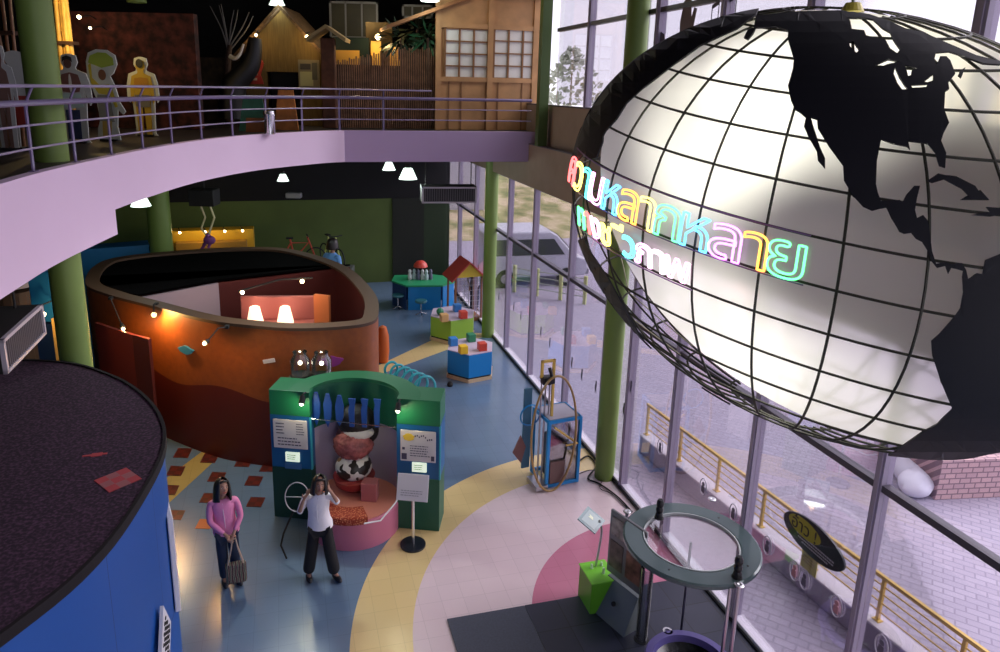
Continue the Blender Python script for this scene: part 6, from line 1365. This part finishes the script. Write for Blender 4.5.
    for j in range(K_+1):
        u = j/K_
        for i in range(N_+1):
            a = math.radians(-52)+math.radians(284)*i/N_   # open to the face (-y)
            el_ = PI/2-u*PI*.56; r1 = 1.0
            zz = .122*math.sin(el_)+.006; rr_ = math.cos(el_)
            x = .090*rr_*math.cos(a); y = .104*rr_*math.sin(a)
            if u > .80: zz -= (u-.8)/.2*hair_len; x *= 1+.18*(u-.8)/.2+.02*math.sin(i*2.1); y *= 1+.05*(u-.8)/.2
            vs.append((x, y+.006, zz))
    fs = [(j*(N_+1)+i, j*(N_+1)+i+1, (j+1)*(N_+1)+i+1, (j+1)*(N_+1)+i) for j in range(K_) for i in range(N_)]
    hr.add(vs, fs, Mh_); hr.add([(-.05, -.066, .098), (0, -.076, .106), (.05, -.066, .098), (.070, -.052, .060), (.035, -.082, .078), (-.02, -.084, .074), (-.070, -.052, .060)], [(0, 1, 2, 3, 4, 5, 6)], Mh_)
    h_o = hr.build('hair', HAIR, head, smooth=True, ang=80); md = h_o.modifiers.new('s', 'SOLIDIFY'); md.thickness = .018; md.offset = 1
    return t
from mathutils import Euler
PKS = mat('shirt_pink', (.75, .24, .45), .7, bump=(30, .15)); WHS = mat('shirt_white', (.80, .78, .84), .7, bump=(30, .15)); JN = mat('jeans_navy', (.012, .022, .055), .8); BKT = mat('trousers_black', (.006, .006, .009), .8)
SHO = mat('shoe_black', (.010, .010, .016), .4)
# person in pink: hands clasped low in front on a bag, head tipped
g1 = fl(230, 583)
J1 = dict(pelvis=(0, 0, .86), waist=(-.01, 0, 1.02), chest=(-.02, 0, 1.19), neck=(-.025, -.01, 1.36), head=(-.015, -.03, 1.50),
          shl=(.145, 0, 1.30), ell=(.20, -.06, 1.06), wrl=(.10, -.21, .92), hdl=(.06, -.24, .86), shr=(-.185, .0, 1.29), elr=(-.20, -.08, 1.05), wrr=(-.01, -.21, .90), hdr=(.04, -.25, .85),
          hpl=(.075, 0, .80), knl=(.085, -.03, .44), anl=(.09, .02, .085), tol=(.14, -.11, .04), hpr=(-.075, 0, .80), knr=(-.07, -.01, .44), anr=(-.07, .03, .085), tor=(-.05, -.11, .04))
person(g1, .35, 'person in a pink shirt and dark jeans holding a striped bag low in front', J1, (PKS, .92, mat('collar_pale', (.75, .55, .65), .6)), (JN, .075, .062), SHO, Euler((-.34, .16, .35)), .15, sc=.985)
M1 = Matrix.Translation(g1) @ Matrix.Rotation(.35, 4, 'Z')
t = thing('hand_bag', 'patterned brown striped bag hanging from the hands of the person in pink', 'bag', M1 @ Vector((.09, -.27, .36)), .35)
m, n, b = nmat('bag_weave'); tc = node(n, 'ShaderNodeTexCoord'); wv = node(n, 'ShaderNodeTexWave'); wv.inputs['Scale'].default_value = 7; wv.inputs['Distortion'].default_value = 3; n.links.new(tc.outputs['Object'], wv.inputs[0]); r = node(n, 'ShaderNodeValToRGB'); r.color_ramp.interpolation = 'CONSTANT'; e = r.color_ramp.elements; e[0].color = (.06, .03, .03, 1); e[1].position = .5; e[1].color = (.40, .28, .22, 1); k = e.new(.8); k.color = (.03, .08, .05, 1); n.links.new(wv.outputs[0], r.inputs[0]); n.links.new(r.outputs[0], b.inputs['Base Color']); b.inputs['Roughness'].default_value = .8
MB().box(-.135, .135, -.05, .05, -.16, .14, bev=.035).build('bag_body', m, t)
for y in (-.03, .03): MB().tube([(-.10, y, .12), (-.04, y*.6+.01, .36), (-.02, .01, .49), (.02, .01, .49), (.04, y*.6+.01, .36), (.10, y, .12)], .009, 6).build('strap', mat('strap_tan', (.45, .33, .25), .7), t)
# person in white: one hand at the ear, other arm bent
g2_ = fl(322, 578)
J2 = dict(pelvis=(0, 0, .87), waist=(-.015, 0, 1.03), chest=(-.02, 0, 1.19), neck=(.0, -.02, 1.36), head=(.02, -.05, 1.495),
          shl=(.145, 0, 1.31), ell=(.26, -.03, 1.20), wrl=(.17, -.07, 1.40), hdl=(.13, -.06, 1.47), shr=(-.18, .0, 1.30), elr=(-.27, -.05, 1.06), wrr=(-.20, -.10, 1.28), hdr=(-.14, -.08, 1.38),
          hpl=(.08, 0, .80), knl=(.13, -.03, .45), anl=(.18, .0, .085), tol=(.26, -.10, .04), hpr=(-.08, 0, .80), knr=(-.13, -.02, .44), anr=(-.19, .02, .085), tor=(-.14, -.12, .04))
person(g2_, .05, 'person in a white shirt and wide black trousers with one hand raised to the ear', J2, (WHS, .25, mat('collar_white', (.8, .8, .85), .6)), (BKT, .088, .092), SHO, Euler((-.22, .10, .25)), .10, sc=.99)
# visitor at the back by the bicycles, and one behind the toy house
def far_person(P, lab, shirt, rz=0, sc=1.0):
    J = dict(pelvis=(0, 0, .86), waist=(0, 0, 1.02), chest=(0, 0, 1.19), neck=(0, -.01, 1.36), head=(0, -.02, 1.50), shl=(.165, 0, 1.30), ell=(.22, .02, 1.05), wrl=(.20, -.08, .84), hdl=(.19, -.10, .77), shr=(-.165, 0, 1.30), elr=(-.22, .02, 1.05), wrr=(-.20, -.08, .84), hdr=(-.19, -.10, .77),
             hpl=(.075, 0, .80), knl=(.08, -.02, .44), anl=(.09, .02, .085), tol=(.1, -.10, .04), hpr=(-.075, 0, .80), knr=(-.08, -.02, .44), anr=(-.09, .02, .085), tor=(-.1, -.10, .04))
    return person(P, rz, lab, J, (shirt, .3, shirt), (JN, .07, .06), SHO, Euler((0, 0, 0)), .06, sc=sc)
P = atY(332, 252, 19.6); P.z = 0
far_person(P, 'person in a light blue shirt beyond the oval room rim, right of the bicycles', mat('shirt_sky', (.12, .30, .65), .7), 2.6, (atY(332, 239, 19.6).z)/1.62)
P = atY(475, 270, 20.6); P.z = 0
far_person(P, 'person with dark hair standing behind the toy house near the far column', mat('shirt_grey', (.35, .35, .42), .7), .3, .95)
lamp('hall_fill', (-3.2, 11.0, 4.95), 60, (.9, 1, .95), 'AREA', aim=(-3.2, 10.9, 0), size=.5)
